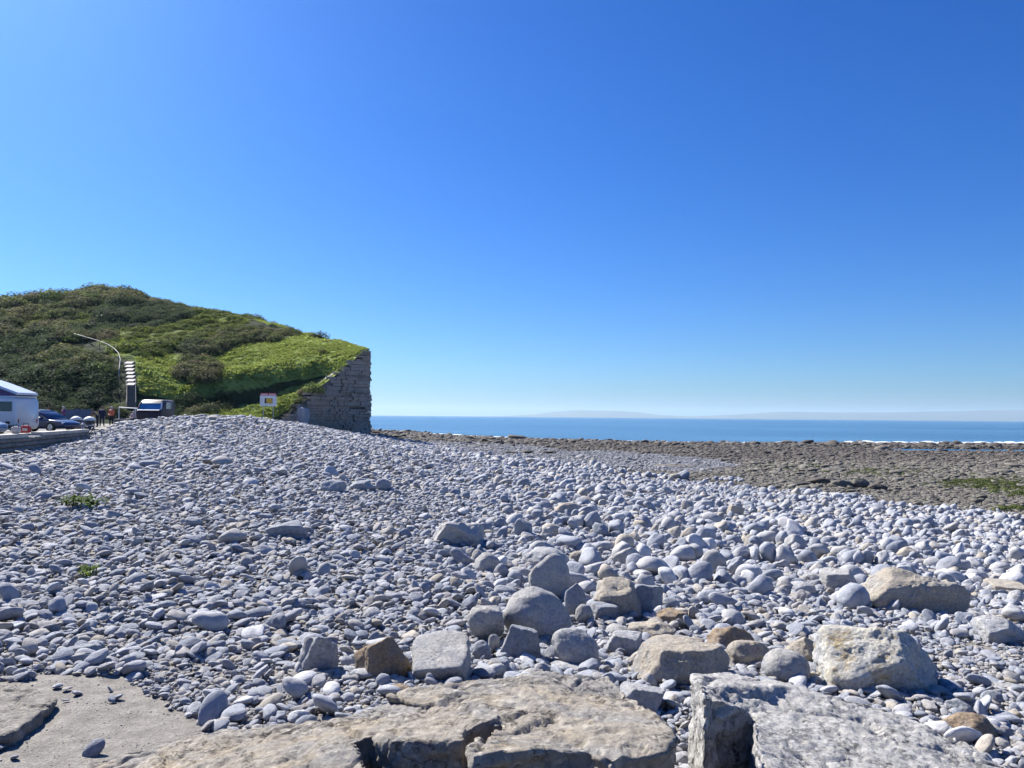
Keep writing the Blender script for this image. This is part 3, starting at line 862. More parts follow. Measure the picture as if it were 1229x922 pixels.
# the boulders one can point at: box in the photograph, shape, stone, name, label, (roll, depth ratio)
BLD = [
 ((976, 750, 1126, 841), 'ang', 'ochre', 'large white and ochre angular boulder, its right face bluish grey', 0.0, 0.8, 912),
 ((757, 769, 876, 832), 'round', 'tan', 'broad rounded tan boulder touching the white lichen slab', 0.05, 0.8, 31),
 ((914, 778, 973, 824), 'egg', 'grey', 'smooth plain grey egg boulder leaning on the ochre boulder', 0.35, 0.8, 32),
 ((871, 768, 926, 803), 'round', 'tan', 'small sandy rounded boulder behind the smooth grey egg boulder', 0.2, 0.8, 33),
 ((848, 752, 908, 787), 'ang', 'brown', 'flat topped brown boulder behind the broad tan boulder', -0.1, 0.8, 34),
 ((938, 764, 984, 800), 'ang', 'tan', 'light sandy boulder wedged behind the ochre boulder', 0.1, 0.8, 35),
 ((494, 757, 566, 826), 'block', 'grey', 'flat topped pale grey block like a tilted table', 0.05, 1.2, 36),
 ((425, 764, 493, 823), 'ang', 'brown', 'rough brown fossil pitted boulder with a sunlit peak', 0.1, 0.7, 37),
 ((461, 820, 500, 841), 'ang', 'brown', 'small rough brown stone below the pitted brown boulder', 0.0, 0.7, 38),
 ((356, 764, 407, 813), 'ang', 'pale', 'pale angular boulder alone among pebbles, dark front face', 0.2, 0.8, 39),
 ((561, 726, 606, 773), 'round', 'grey', 'rounded grey boulder left of the biggest grey egg boulder', -0.2, 0.8, 40),
 ((603, 704, 686, 776), 'egg', 'grey', 'biggest grey egg shaped boulder in the middle of the pile', 0.45, 0.8, 41),
 ((599, 749, 649, 796), 'block', 'bluegrey', 'blue grey blocky boulder under the biggest grey egg boulder', 0.15, 0.8, 42),
 ((662, 753, 719, 806), 'egg', 'pale', 'pale bluish domed boulder with smooth upright form', 0.5, 0.7, 43),
 ((634, 664, 686, 727), 'egg', 'grey', 'upright grey egg boulder standing atop the pile', 0.15, 0.8, 44),
 ((624, 656, 684, 690), 'round', 'pale', 'pale flattened boulder behind the upright egg boulder', 0.1, 0.9, 45),
 ((567, 663, 600, 693), 'round', 'grey', 'knobbly grey boulder at the left edge of the pile', 0.1, 0.8, 46),
 ((592, 676, 611, 700), 'egg', 'bluegrey', 'small blue grey boulder beside the knobbly grey one', 0.2, 0.8, 47),
 ((608, 680, 640, 703), 'round', 'pale', 'pale rounded stone left of the upright egg boulder', 0.1, 0.8, 48),
 ((591, 702, 622, 720), 'egg', 'bluegrey', 'blue grey flat stone above the biggest grey egg boulder', 0.2, 0.9, 49),
 ((712, 692, 771, 747), 'ang', 'tan', 'slanted tan boulder with a sharp ridge on top', 0.5, 0.8, 50),
 ((750, 701, 796, 744), 'block', 'bluegrey', 'blue grey block leaning behind the slanted tan boulder', 0.35, 0.8, 51),
 ((683, 661, 722, 685), 'egg', 'tan', 'smooth tan stone on the crest of the pile', 0.1, 0.9, 52),
 ((701, 678, 738, 696), 'ang', 'tan', 'tan broken stone behind the slanted tan boulder', 0.1, 0.9, 53),
 ((736, 657, 768, 690), 'ang', 'grey', 'pointed grey boulder standing upright behind the pile', 0.1, 0.6, 54),
 ((760, 678, 780, 694), 'egg', 'bluegrey', 'small blue grey stone beside the pointed upright boulder', 0.0, 0.9, 55),
 ((676, 700, 704, 748), 'ang', 'bluegrey', 'shaded blue grey boulder right of the biggest egg boulder', 0.1, 0.8, 56),
 ((690, 725, 712, 752), 'round', 'grey', 'small grey boulder in the shaded hollow of the pile', 0.1, 0.8, 57),
 ((706, 722, 742, 748), 'block', 'bluegrey', 'squat blue grey block below the slanted tan boulder', 0.1, 0.8, 58),
 ((727, 756, 771, 790), 'block', 'pale', 'pale cream block with a lit top right of the domed boulder', 0.2, 0.8, 59),
 ((727, 748, 756, 764), 'egg', 'grey', 'low grey stone behind the pale cream block', 0.0, 0.9, 60),
 ((753, 744, 812, 772), 'ang', 'tan', 'low tan jagged stone behind the broad tan boulder', 0.15, 0.9, 61),
 ((772, 762, 845, 788), 'round', 'tan', 'low sandy stone hump at the back of the broad tan boulder', 0.05, 0.9, 62),
 ((788, 730, 830, 756), 'ang', 'brown', 'dark brownish stone right of the boulder pile hollow', 0.1, 0.9, 63),
 ((736, 818, 799, 862), 'block', 'pale', 'pale tapered block beside the big tan slab', 0.3, 0.8, 64),
 ((661, 793, 709, 810), 'round', 'pale', 'low pale stone just behind the big tan slab', 0.0, 0.9, 65),
 ((640, 795, 661, 812), 'egg', 'pale', 'small pale veined stone beside the low pale stone', 0.0, 0.9, 66),
 ((586, 761, 600, 785), 'egg', 'grey', 'small upright grey stone between two grey boulders', 0.1, 0.8, 67),
 ((566, 768, 590, 796), 'round', 'bluegrey', 'pitted blue grey stone beside the flat topped block', 0.0, 0.9, 68),
 ((580, 790, 612, 810), 'round', 'bluegrey', 'low blue grey stone behind the big tan slab', 0.0, 0.9, 69),
 ((520, 627, 582, 660), 'ang', 'grey', 'long grey boulder lying alone behind the pebbles', 0.05, 0.8, 70),
 ((617, 622, 639, 651), 'ang', 'bluegrey', 'dark blue grey stone standing on end', 0.0, 0.5, 71),
 ((540, 657, 566, 682), 'ang', 'bluegrey', 'blue grey angular boulder beside the knobbly one', 0.1, 0.8, 72),
 ((664, 603, 699, 624), 'round', 'tan', 'rounded brownish boulder on the seaward slope of the bank', -0.3, 0.8, 73),
 ((652, 614, 672, 630), 'ang', 'pale', 'pale triangular stone beside the brownish slope boulder', 0.0, 0.8, 74),
 ((1028, 680, 1168, 747), 'ang', 'tan', 'long wedge boulder with tan top and dark front', 0.42, 0.55, 75),
 ((983, 681, 1030, 717), 'block', 'grey', 'grey block left of the long wedge boulder', -0.2, 0.8, 76),
 ((945, 697, 980, 720), 'egg', 'pale', 'very pale smooth stone left of the grey block', 0.0, 0.8, 77),
 ((962, 688, 992, 706), 'ang', 'grey', 'small grey stone between the pale stone and grey block', 0.0, 0.9, 78),
 ((1164, 738, 1232, 778), 'ang', 'pale', 'pinkish pale boulder at the edge beside rubbly ground', 0.3, 0.8, 79),
 ((1150, 733, 1184, 754), 'ang', 'grey', 'small grey boulder between wedge and pinkish boulders', 0.0, 0.8, 80),
 ((1180, 694, 1240, 720), 'block', 'tan', 'smooth flat tan rock shelf beyond the wedge boulder', 0.05, 1.2, 81),
 ((1208, 708, 1236, 732), 'egg', 'pale', 'white rounded boulder in front of the flat rock shelf', 0.0, 0.8, 82),
 ((1127, 854, 1198, 893), 'round', 'brown', 'orange brown boulder beyond the lichen slab edge', 0.3, 0.8, 83),
 ((1176, 828, 1204, 848), 'egg', 'bluegrey', 'small blue grey stone under the plank like slab', 0.0, 0.8, 84),
 ((1192, 818, 1240, 831), 'block', 'grey', 'long straight grey slab resting like a plank', 0.0, 0.5, 85),
 ((1103, 833, 1136, 850), 'egg', 'bluegrey', 'flat blue stone in the shadow of the ochre boulder', 0.0, 0.9, 86),
 ((1134, 838, 1170, 862), 'ang', 'bluegrey', 'shaded blue stone beside the orange brown boulder', 0.3, 0.9, 87),
 ((318, 624, 371, 651), 'block', 'bluegrey', 'long dark slab stone tilted on the left bank', -0.3, 0.6, 88),
 ((262, 634, 296, 655), 'egg', 'grey', 'low grey cobble pile stone near the tilted slab', -0.2, 0.9, 89),
 ((384, 576, 416, 594), 'round', 'bluegrey', 'dark grey boulder alone on the upper bank', 0.0, 0.8, 90),
 ((450, 574, 470, 592), 'ang', 'bluegrey', 'dark blue boulder right of the lone grey one', 0.0, 0.8, 91),
 ((420, 576, 448, 592), 'ang', 'bluegrey', 'dark jagged stone between two dark upper bank boulders', 0.0, 0.8, 92),
 ((40, 588, 67, 604), 'egg', 'bluegrey', 'dark rounded stone near the green plant', 0.0, 0.9, 93),
 ((164, 552, 193, 563), 'round', 'bluegrey', 'dark low stone high on the left bank', 0.0, 0.9, 94),
 ((222, 620, 244, 634), 'round', 'bluegrey', 'dark blue stone in the middle of the left bank', 0.0, 0.9, 95),
 ((22, 627, 41, 640), 'egg', 'bluegrey', 'dark round cobble below the green plant', 0.0, 0.9, 96),
 ((317, 736, 344, 759), 'egg', 'bluegrey', 'rounded blue grey cobble standing proud of the pebbles', -0.3, 0.9, 97),
 ((78, 772, 122, 792), 'block', 'bluegrey', 'thick flat stone leaning over another by the grit', -0.3, 0.5, 98),
 ((70, 783, 112, 802), 'block', 'grey', 'thin slab leaning under the thick flat stone', -0.35, 0.5, 99),
 ((14, 720, 50, 736), 'egg', 'bluegrey', 'low broad blue grey stone on the left pebbles', 0.05, 0.9, 100),
 ((-20, 755, 16, 776), 'round', 'pale', 'pale broad stone cut by the picture edge', 0.0, 0.9, 101),
 ((940, 641, 968, 668), 'ang', 'grey', 'grey knobbly boulder on the right cobbles', 0.0, 0.8, 102),
 ((870, 668, 900, 700), 'ang', 'bluegrey', 'blue grey boulder leaning on the right slope', -0.4, 0.8, 103),
 ((842, 660, 872, 690), 'round', 'grey', 'grey brown boulder left of the leaning one', 0.1, 0.8, 104),
 ((813, 655, 836, 678), 'round', 'brown', 'dull brown boulder among grey cobbles', 0.1, 0.8, 105),
 ((786, 620, 812, 640), 'ang', 'pale', 'pale boulder on the slope above brown boulder', -0.3, 0.8, 106),
 ((832, 600, 858, 617), 'round', 'pale', 'cream boulder near the foot of the bank', 0.0, 0.8, 107),
 ((872, 606, 894, 625), 'block', 'tan', 'flat topped tan block near the foot of the bank', 0.2, 0.8, 108),
 ((1032, 636, 1066, 648), 'block', 'bluegrey', 'dark rectangular block at the back of the cobbles', 0.0, 0.7, 109),
 ((1086, 622, 1108, 636), 'ang', 'bluegrey', 'dark pyramid stone at the back of the cobbles', 0.0, 0.7, 110),
 ((997, 655, 1028, 675), 'egg', 'grey', 'smooth brownish grey dome before the wedge boulder', 0.1, 0.8, 111),
 ((1076, 656, 1106, 676), 'ang', 'tan', 'tan leaning stone above the wedge boulder', 0.4, 0.8, 112),
 ((700, 580, 722, 596), 'ang', 'bluegrey', 'dark stone on the seaward shoulder of the bank', 0.0, 0.8, 113),
 ((354, 488, 372, 512), 'block', 'bluegrey', 'fallen grey block at the left foot of the cliff', 0.2, 0.8, 114),  # blue grey chosen to stand for the cliff's shade
]
def fit_rock(V, box, seed, hit=None):
    """put a rock where its outline fills the given box: front foot on the ground at the box's lower edge"""
    x0, y0, x1, y1 = box
    h = ground_hit((x0 + x1) / 2, y1 - 0.06 * (y1 - y0)) if hit is None else hit
    Yc = h[1]
    w = (x1 - x0) * Yc / F
    Yc = Yc + 0.33 * w
    V = V * w
    ux, vy = uv_of((x0 + x1) / 2, (y0 + y1) / 2)
    loc = np.array((ux * Yc, Yc, -vy * Yc))
    for it in range(6):
        px, py = px_of(V[:, 0] + loc[0], V[:, 1] + loc[1], V[:, 2] + loc[2])
        a0, a1, b0, b1 = px.min(), px.max(), py.min(), py.max()
        sx = (x1 - x0) / (a1 - a0)
        sz = np.clip(((y1 - y0) / (b1 - b0)) ** 1.3, 0.6, 1.6)
        V = V * np.array((sx, (sx + 1) / 2, sz))
        loc[0] += ((x0 + x1) / 2 - (a0 + a1) / 2) * loc[1] / F
        loc[2] -= ((y0 + y1) / 2 - (b0 + b1) / 2) * loc[1] / F
    return V, loc
FOOT = []        # (x, y, r) places taken by boulders
def add_boulder(box, kind, mat, label, roll, dep, seed, name='boulder', hit=None):
    big = (box[2] - box[0]) > 60
    sub = 6 if big and (box[2] - box[0]) > 100 else 5 if (box[2] - box[0]) > 34 else 4
    D, Fc = ICO[sub]
    V = rock_dirs(D, seed, kind)
    V = V * np.array((0.5, 0.5 * dep, 0.4)) / np.abs(V).max(0)
    R = np.array((Matrix.Rotation(roll, 3, 'Y') @ Matrix.Rotation(0 if seed in MAN else random.uniform(-.4, .4), 3, 'Z')).to_3x3())
    V = V @ R.T
    V, loc = fit_rock(V, box, seed, hit)
    sz = (V.max(0) - V.min(0)).max()
    rough = {'egg': 0.014, 'round': 0.026, 'ang': 0.034, 'block': 0.026}[kind]
    Q = (V + loc) / sz
    d = fbm(Q * 6 + seed, seed, 5, 0.55)
    if kind in ('ang', 'block') and sub >= 5:
        d = d + 0.7 * (np.round(d * 4) / 4 - d)
    V = V + D * (d * rough * sz)[:, None]
    if sub >= 5:
        V = V + D * (fbm(Q * 28 + seed, seed + 3, 3, 0.6) * rough * 0.28 * sz)[:, None]
    o = link(name, mesh_of(name, V, Fc, M[mat]), loc=loc)
    FOOT.append((loc[0], loc[1], (V[:, 0].max() - V[:, 0].min()) * 0.44, (V[:, 1].max() - V[:, 1].min()) * 0.44))
    return tag(o, label, name.replace('_', ' '))
for box, kind, mat, label, roll, dep, seed in BLD:
    add_boulder(box, kind, mat, label, roll, dep, seed, hit=np.array(P_y((box[0] + box[2]) / 2, box[3], 96.2)) if seed == 114 else None)

# the great slabs at the photographer's feet
def slab(name, rim, zb, mat, label, cat, seed, vox=0.012, rough=0.026, notch=()):
    """rim: (px, py, z) of the upper edge; a solid down to zb, weathered"""
    top_ = [Vector(P_z(*r)) for r in rim]
    cen = sum(top_, Vector()) / len(top_)
    bm = bmesh.new()
    tv_ = [bm.verts.new(v) for v in top_]
    bv_ = [bm.verts.new((v.x + (v.x - cen.x) * 0.03, v.y + (v.y - cen.y) * 0.03, zb)) for v in top_]
    n_ = len(tv_)
    bm.faces.new(tv_)
    bm.faces.new(bv_[::-1])
    for i in range(n_):
        bm.faces.new((tv_[i], bv_[i], bv_[(i + 1) % n_], tv_[(i + 1) % n_]))
    bmesh.ops.recalc_face_normals(bm, faces=bm.faces)
    me_ = bpy.data.meshes.new('tmp')
    bm.to_mesh(me_)
    bm.free()
    o = link('tmp', me_)
    md = o.modifiers.new('r', 'REMESH')
    md.mode = 'VOXEL'
    md.voxel_size = vox
    s_ = o.modifiers.new('s', 'SMOOTH')
    s_.iterations = 5
    s_.factor = 0.5
    dg = bpy.context.evaluated_depsgraph_get()
    ev = o.evaluated_get(dg)
    m2 = bpy.data.meshes.new_from_object(ev)
    bpy.data.objects.remove(o)
    nv = len(m2.vertices)
    V = np.empty(nv * 3); m2.vertices.foreach_get('co', V); V = V.reshape(-1, 3)
    Nn = np.empty(nv * 3); m2.vertices.foreach_get('normal', Nn); Nn = Nn.reshape(-1, 3)
    up = smooth(0.3, 0.9, Nn[:, 2])[:, None]
    lay = fbm(V * np.array((1.6, 2.2, 2.0)) + seed, seed, 5, 0.5)
    ter = np.round(lay * 7) / 7
    side = fbm(V * np.array((5, 5, 9)) + seed, seed + 9, 5, 0.6)
    bands = vnoise(np.stack([V[:, 0] * 1.2, V[:, 1] * 1.2, V[:, 2] * 26], 1), seed + 2)
    V = V + Nn * (up * (0.6 * lay + 0.4 * ter)[:, None] * rough * 1.9 + (1 - up) * (side * rough * 1.3 + bands * 0.010)[:, None])
    V = V + Nn * (fbm(V * 34, seed + 4, 4, 0.65) * 0.010)[:, None]
    V = V + Nn * (np.minimum(0, fbm(V * 11, seed + 6, 4, 0.6) + 0.05) * 0.035)[:, None]
    for fq, dp, wd in ((1.3, .022, .03), (3.1, .008, .04)):
        cr = np.abs(fbm(V * fq * np.array((1, 1.3, .6)) + seed * 2.7, seed + 21, 3))
        V = V - Nn * ((1 - smooth(0, wd, cr)) * dp)[:, None]
    c_ = V.mean(0); c_[2] = zb
    m2.vertices.foreach_set('co', (V - c_).astype(np.float32).ravel())
    m2.materials.clear(); m2.materials.append(M[mat])
    m2.polygons.foreach_set('use_smooth', np.ones(len(m2.polygons), bool))
    m2.update()
    m2.name = name
    o = link(name, m2, loc=c_)
    SLAB.append([(v.x, v.y) for v in top_])
    return tag(o, label, cat)
SLAB = []
slab('rock_slab', [(462, 838, -1.32), (520, 822, -1.30), (575, 812, -1.28), (650, 806, -1.28), (728, 807, -1.29), (755, 832, -1.28), (795, 862, -1.24), (812, 892, -1.20), (800, 908, -1.20), (735, 912, -1.17), (700, 900, -1.19), (640, 896, -1.16), (600, 898, -1.15), (566, 906, -1.14), (562, 890, -1.17), (600, 868, -1.22), (520, 852, -1.29)],
     -1.85, 'slab_tan', 'big domed tan slab at the bottom, lobed and lichen marked', 'rock slab', 5)
slab('rock_slab', [(60, 925, -1.50), (170, 895, -1.47), (250, 880, -1.44), (330, 868, -1.40), (400, 862, -1.36), (470, 842, -1.33), (540, 846, -1.27), (600, 856, -1.22), (560, 872, -1.20), (556, 888, -1.18), (470, 888, -1.20), (444, 880, -1.25), (425, 893, -1.27), (440, 925, -1.27), (420, 990, -1.30), (200, 1010, -1.40), (40, 1000, -1.5)],
     -1.85, 'slab_tan', 'long low tan slab sloping into the grit, dark broken front', 'rock slab', 6)
slab('rock_slab', [(830, 806, -1.22), (868, 805, -1.29), (960, 822, -1.28), (1040, 840, -1.30), (1110, 864, -1.34), (1170, 893, -1.38), (1225, 930, -1.42), (1230, 1010, -1.42), (1080, 1030, -1.30), (960, 1000, -1.2), (915, 960, -1.17), (908, 880, -1.18), (905, 854, -1.26), (872, 840, -1.17), (847, 834, -1.10), (836, 820, -1.15)],
     -1.95, 'slab_white', 'long whitish lichen covered slab with a black shaded end', 'rock slab', 8, rough=.018)
slab('rock_slab', [(-80, 826, -1.63), (0, 820, -1.63), (40, 826, -1.62), (66, 838, -1.60), (48, 856, -1.58), (14, 880, -1.56), (-80, 900, -1.56)],
     -1.9, 'ground', 'low grey ledge of grit stone with a shadowed edge', 'rock slab', 11, rough=0.012)

# ------------------------------------------------------------------ cobbles
kinds = []
for i in range(16):
    kinds.append(('egg', 'round', 'ang', 'round', 'ang')[i % 5])
COB_NEAR = [cobble_mesh('cobble', 200 + i, 3, kinds[i], M['cobble']) for i in range(16)]
COB_FAR = [cobble_mesh('cobble_far', 240 + i, 2, kinds[i], M['cobble']) for i in range(8)]
REEF = [cobble_mesh('reef_stone', 260 + i, 2, ('ang', 'block')[i % 2], M['reef']) for i in range(8)]
REEFD = [cobble_mesh('weedy_stone', 280 + i, 2, ('ang', 'round')[i % 2], M['reef_dark']) for i in range(8)]
PALEF = [cobble_mesh('pale_stone', 300 + i, 2, ('ang', 'round')[i % 2], M['pale_flat']) for i in range(8)]
GRAV = [cobble_mesh('gravel', 320 + i, 2, ('ang', 'round')[i % 2], M['gravel']) for i in range(6)]
WALL = [(-17.0, 12.0), (-18.6, 20.0), (-20.6, 30.0), (-24.05, 42.0)]
EDGE = WALL + [(-26.4, 47), (-29.6, 55), (-33.3, 62.5), (-35.5, 68), (-37.5, 78), (-42, 90)]
PARK = EDGE + [(-200, 90), (-200, 12)]
APRON = [(-300, 822), (0, 818), (60, 812), (150, 816), (205, 836), (240, 858), (262, 876), (330, 930), (330, 1200), (-600, 1200)]

def hexgrid(x0, x1, y0, y1, s):
    xs_ = np.arange(x0, x1, s)
    ys_ = np.arange(y0, y1, s * 0.866)
    X, Y = np.meshgrid(xs_, ys_)
    X = X + (np.arange(len(ys_)) % 2)[:, None] * s / 2
    X = X + RNG.uniform(-.34, .34, X.shape) * s
    Y = Y + RNG.uniform(-.34, .34, Y.shape) * s
    return X.ravel(), Y.ravel()
def layer(y0, y1, s, keep=1.0, wide=0.86):
    X, Y = hexgrid(-wide * y1, wide * y1, y0, y1, s)
    k = (np.abs(X) < wide * Y + 0.8) & (RNG.random(X.size) < keep)
    X, Y = X[k], Y[k]
    k = ~inpoly(X, Y, PARK)
    k &= ~((X < cliff_x(Y) + 0.4) & (Y > 91.5))
    X, Y = X[k], Y[k]
    Z = ground_z(X, Y) + relief(X, Y)
    k = Z > SEA - 0.25
    return X[k], Y[k], Z[k]
def blocked(X, Y, shrink=1.0, grow=.97):
    b_ = np.zeros(X.size, bool)
    for (fx, fy, rx, ry) in FOOT:
        k = np.nonzero((np.abs(X - fx) < rx * 1.1) & (np.abs(Y - fy) < ry * 1.1))[0]
        if len(k):
            b_[k] |= ((X[k] - fx) / (rx * shrink)) ** 2 + ((Y[k] - fy) / (ry * shrink)) ** 2 < 1
    for q in SLAB:
        c_ = np.mean(q, 0)
        b_ |= inpoly(X, Y, [tuple(c_ + (np.array(v) - c_) * grow) for v in q])
    return b_

stones = []          # rows: x y z  rx ry rz  sx sy sz
def put(X, Y, Z, s, flat, tilt, sink, zj):
    n_ = len(X)
    sx = s * RNG.uniform(0.85, 1.25, n_)
    sy = s * RNG.uniform(0.65, 0.95, n_)
    sz = s * flat * RNG.uniform(0.75, 1.3, n_)
    rx, ry = RNG.normal(0, tilt, n_), RNG.normal(0, tilt, n_)
    rz = RNG.uniform(0, 6.283, n_)
    z = Z + sz * sink + RNG.uniform(0, 1, n_) * zj * s
    return np.stack([X, Y, z, rx, ry, rz, sx, sy, sz], 1)
def bank_weights(X, Y, Z):
    """share of big chunky stones: right of and behind the pile"""
    px, py = px_of(X, Y, Z)
    return smooth(470, 690, px + 40 * fbm2(X * .3, Y * .3, 41)) * smooth(-0.2, 0.3, (740 - py) / 100.0)
def logn(n_, sd): return np.exp(RNG.normal(0, sd, n_))

# near bank, big stones first, then smaller ones between them
rows = []
big_kd = []
for (y0, y1, s, keep, base, sd, sink) in ((2.6, 20, 0.33, 0.45, 0.110, 0.30, 0.65), (2.6, 20, 0.102, 0.95, 0.050, 0.38, 0.4), (2.6, 20, 0.15, 0.5, 0.042, 0.40, 1.1), (2.6, 10, 0.065, 0.7, 0.03, 0.3, 0.5),
                                          (20, 48, 0.46, 0.4, 0.140, 0.32, 0.6), (20, 48, 0.155, 0.95, 0.073, 0.36, 0.4), (20, 48, 0.24, 0.55, 0.075, 0.38, 1.05),
                                          (48, 110, 0.31, 0.95, 0.145, 0.35, 0.35), (48, 110, 0.5, 0.5, 0.17, 0.35, 0.9)):
    X, Y, Z = layer(y0, y1, s, keep)
    kk = (Z > -4.15 + 0.35 * fbm2(X * .25, Y * .25, 44))
    X, Y, Z = X[kk], Y[kk], Z[kk]
    px, py = px_of(X, Y, Z)
    w = bank_weights(X, Y, Z)
    isbig = s in (0.33, 0.50)
    kk = ~blocked(X, Y, 1.0 if isbig else 0.78, 1.10 if isbig else .98)
    ap = inpoly(px + 60 * fbm2(X * 2.4, Y * 2.4, 46, 5), py + 34 * fbm2(X * 2.4, Y * 2.4, 47, 5), APRON)
    kk &= ~(ap & (RNG.random(X.size) < (0.93 if s < .1 else 0.985 if sink < .5 else 2)))
    if isbig: kk &= RNG.random(X.size) < (0.07 + 0.78 * w)
    # pebbles thin out to grit at the foot of the slabs
    kk &= ~(inpoly(px, py, [(1110, 772), (1240, 768), (1240, 832), (1120, 818)]) & (s > 0.1) & (RNG.random(X.size) < .75))
    thin = inpoly(px, py, [(150, 800), (440, 790), (470, 850), (330, 890), (230, 880)]) & (s > 0.1)
    kk &= ~(thin & (RNG.random(X.size) < 0.55))
    X, Y, Z, w = X[kk], Y[kk], Z[kk], w[kk]
    sz_ = base * logn(len(X), sd) * (0.95 + 0.5 * w)
    sz_ = np.minimum(sz_, base * 2.3)
    fl = 0.40 + 0.42 * w * RNG.random(len(X)) + 0.08 * isbig
    rows.append(put(X, Y, Z, sz_, fl, 0.30 + 0.30 * w.mean(), sink, 0.45))
ST = np.concatenate(rows)
# drop small stones swallowed by big ones
bigs = np.nonzero(ST[:, 6] > np.where(ST[:, 1] < 20, 0.105, 0.17))[0]
kd = kdtree.KDTree(len(bigs))
for i, j in enumerate(bigs): kd.insert((ST[j, 0], ST[j, 1], 0), i)
kd.balance()
dead = np.zeros(len(ST), bool)
bset = np.zeros(len(ST), bool); bset[bigs] = True
for j in np.nonzero(~bset)[0]:
    co, i, d = kd.find((ST[j, 0], ST[j, 1], 0))
    if d is not None and d < ST[bigs[i], 7] * 0.72: dead[j] = True
ST = ST[~dead]
px, py = px_of(ST[:, 0], ST[:, 1], ST[:, 2])
app = ST[:, 6] * ST[:, 8] / ST[:, 1] ** 2 * ((px > 0) & (px < 1229) & (py < 918))
order = np.argsort(-app)
ONE = order[:290]
rest = np.ones(len(ST), bool); rest[ONE] = False
S2 = ST[rest]
nearm = S2[:, 1] < 17
def kind_ix(A_, ks):
    w_ = bank_weights(A_[:, 0], A_[:, 1], A_[:, 2])
    i_ = RNG.integers(0, len(ks), len(A_))
    ang_ = np.array([k for k, q in enumerate(ks) if q == 'ang'])
    return np.where(RNG.random(len(A_)) < .85 * w_, ang_[RNG.integers(0, len(ang_), len(A_))], i_)
ng_near, ng_far = scatter_group(COB_NEAR, 'cobbles'), scatter_group(COB_FAR, 'far_cobbles')
A = S2[nearm]
scatter('pebble_bank', ng_near, A[:, :3], A[:, 3:6], A[:, 6:9], kind_ix(A, kinds), 'blue grey pebbles heaped over the near bank', 'pebbles')
A = S2[~nearm]
scatter('distant_pebble_bank', ng_far, A[:, :3], A[:, 3:6], A[:, 6:9], kind_ix(A, kinds[:8]), 'grey cobbles of the distant bank up to the cliff', 'pebbles')
# single cobbles: the largest in view, each with its tone
M['cob_blue'] = stone('bluegrey_cobble', [(.25, .27, .31), (.34, .355, .39), (.29, .30, .33)], mott=1.4, vein=.35, bumpd=.06, bump=.35, speck=(.46, .46, .47), dark=.64)
M['cob_grey'] = stone('mid_grey_cobble', [(.34, .34, .345), (.42, .415, .41), (.38, .38, .385)], mott=1.4, vein=.35, bumpd=.06, bump=.35, speck=(.52, .51, .50), dark=.64)
M['cob_pale'] = stone('pale_cobble', [(.52, .52, .525), (.58, .575, .57)], mott=1.4, vein=.3, bumpd=.06, bump=.35, dark=.6)
M['cob_sand'] = stone('sandy_cobble', [(.45, .40, .325), (.39, .35, .30)], mott=1.4, vein=.2, bumpd=.06, bump=.4, speck=(.46, .42, .36), dark=.5)
TONES = [('blue grey', M['cob_blue']), ('mid grey', M['cob_grey']), ('pale', M['cob_pale']), ('blue grey', M['cob_blue']), ('sandy', M['cob_sand'])]
cob_cache = {}
for j in ONE:
    r = ST[j]
    w = random.random()
    t = 0 if w < .45 else 1 if w < .80 else 2 if w < .92 else 4
    k = random.randrange(16)
    if (k, t) not in cob_cache:
        me_ = COB_NEAR[k].copy()
        me_.materials.clear()
        me_.materials.append(TONES[t][1])
        cob_cache[(k, t)] = me_
    pxj, pyj = float(px[j]), float(py[j])
    shape = 'flat' if r[8] / r[6] < 0.5 else 'rounded' if kinds[k] != 'ang' else 'angular'
    where = ('beside the grit patch at the left' if pxj < 240 and pyj > 770 else 'on the left bank below the green plants' if pxj < 240 else 'around the lone pale angular boulder' if pxj < 440 and pyj > 735 else 'on the open bank left of the boulder pile' if pxj < 550 and pyj > 650 else 'on the bank near the long grey boulder' if pxj < 600 else
             'among the stones of the boulder pile' if pxj < 790 and pyj > 650 else 'on the seaward slope behind the pile' if pxj < 830 else 'behind the ochre and broad tan boulders' if pxj < 1020 and pyj > 690 else 'beyond the long wedge boulder' if pyj < 700 else 'between the wedge and ochre boulders' if pyj < 775 else 'by the foot of the ochre boulder')
    o = link('cobble', cob_cache[(k, t)], loc=r[:3], rot=r[3:6])
    o.scale = r[6:9]
    shape = ('large ' if r[6] / r[1] > .0125 else '') + ('long ' if r[6] / r[7] > 1.5 else '') + shape
    lab = '%s %s cobble %s' % (TONES[t][0], shape, where)
    tag(o, lab, 'cobble', lab.replace('cobble', 'cobbles'))

# grit and gravel between the near stones
X, Y = hexgrid(-4.0, 5.0, 2.6, 7.5, 0.034)
Z = ground_z(X, Y) + relief(X, Y)
px, py = px_of(X, Y, Z)
ap = inpoly(px + 60 * fbm2(X * 2.4, Y * 2.4, 46, 5), py + 34 * fbm2(X * 2.4, Y * 2.4, 47, 5), APRON)
mid = inpoly(px, py, [(0, 805), (120, 800), (440, 780), (480, 850), (330, 900), (0, 900)])
rub = inpoly(px, py, [(1060, 775), (1240, 775), (1240, 925), (1100, 925)])
kk = (np.where(ap, RNG.random(X.size) < 0.6, np.where(mid | rub, RNG.random(X.size) < 0.9, RNG.random(X.size) < 0.4)))
kk &= ~blocked(X, Y, 0.8) & (px > -150) & (px < 1400)
X, Y, Z, ap = X[kk], Y[kk], Z[kk], ap[kk]
s_ = 0.015 * logn(len(X), 0.35) * np.where(ap, 0.36, 1.0) * np.where(RNG.random(len(X)) < .02, 2.2, 1)
A = put(X, Y, Z, s_, 0.6, 0.4, 0.2, 0.3)
A[ap, 2] -= A[ap, 8] * .75
A[ap, 8] *= .7
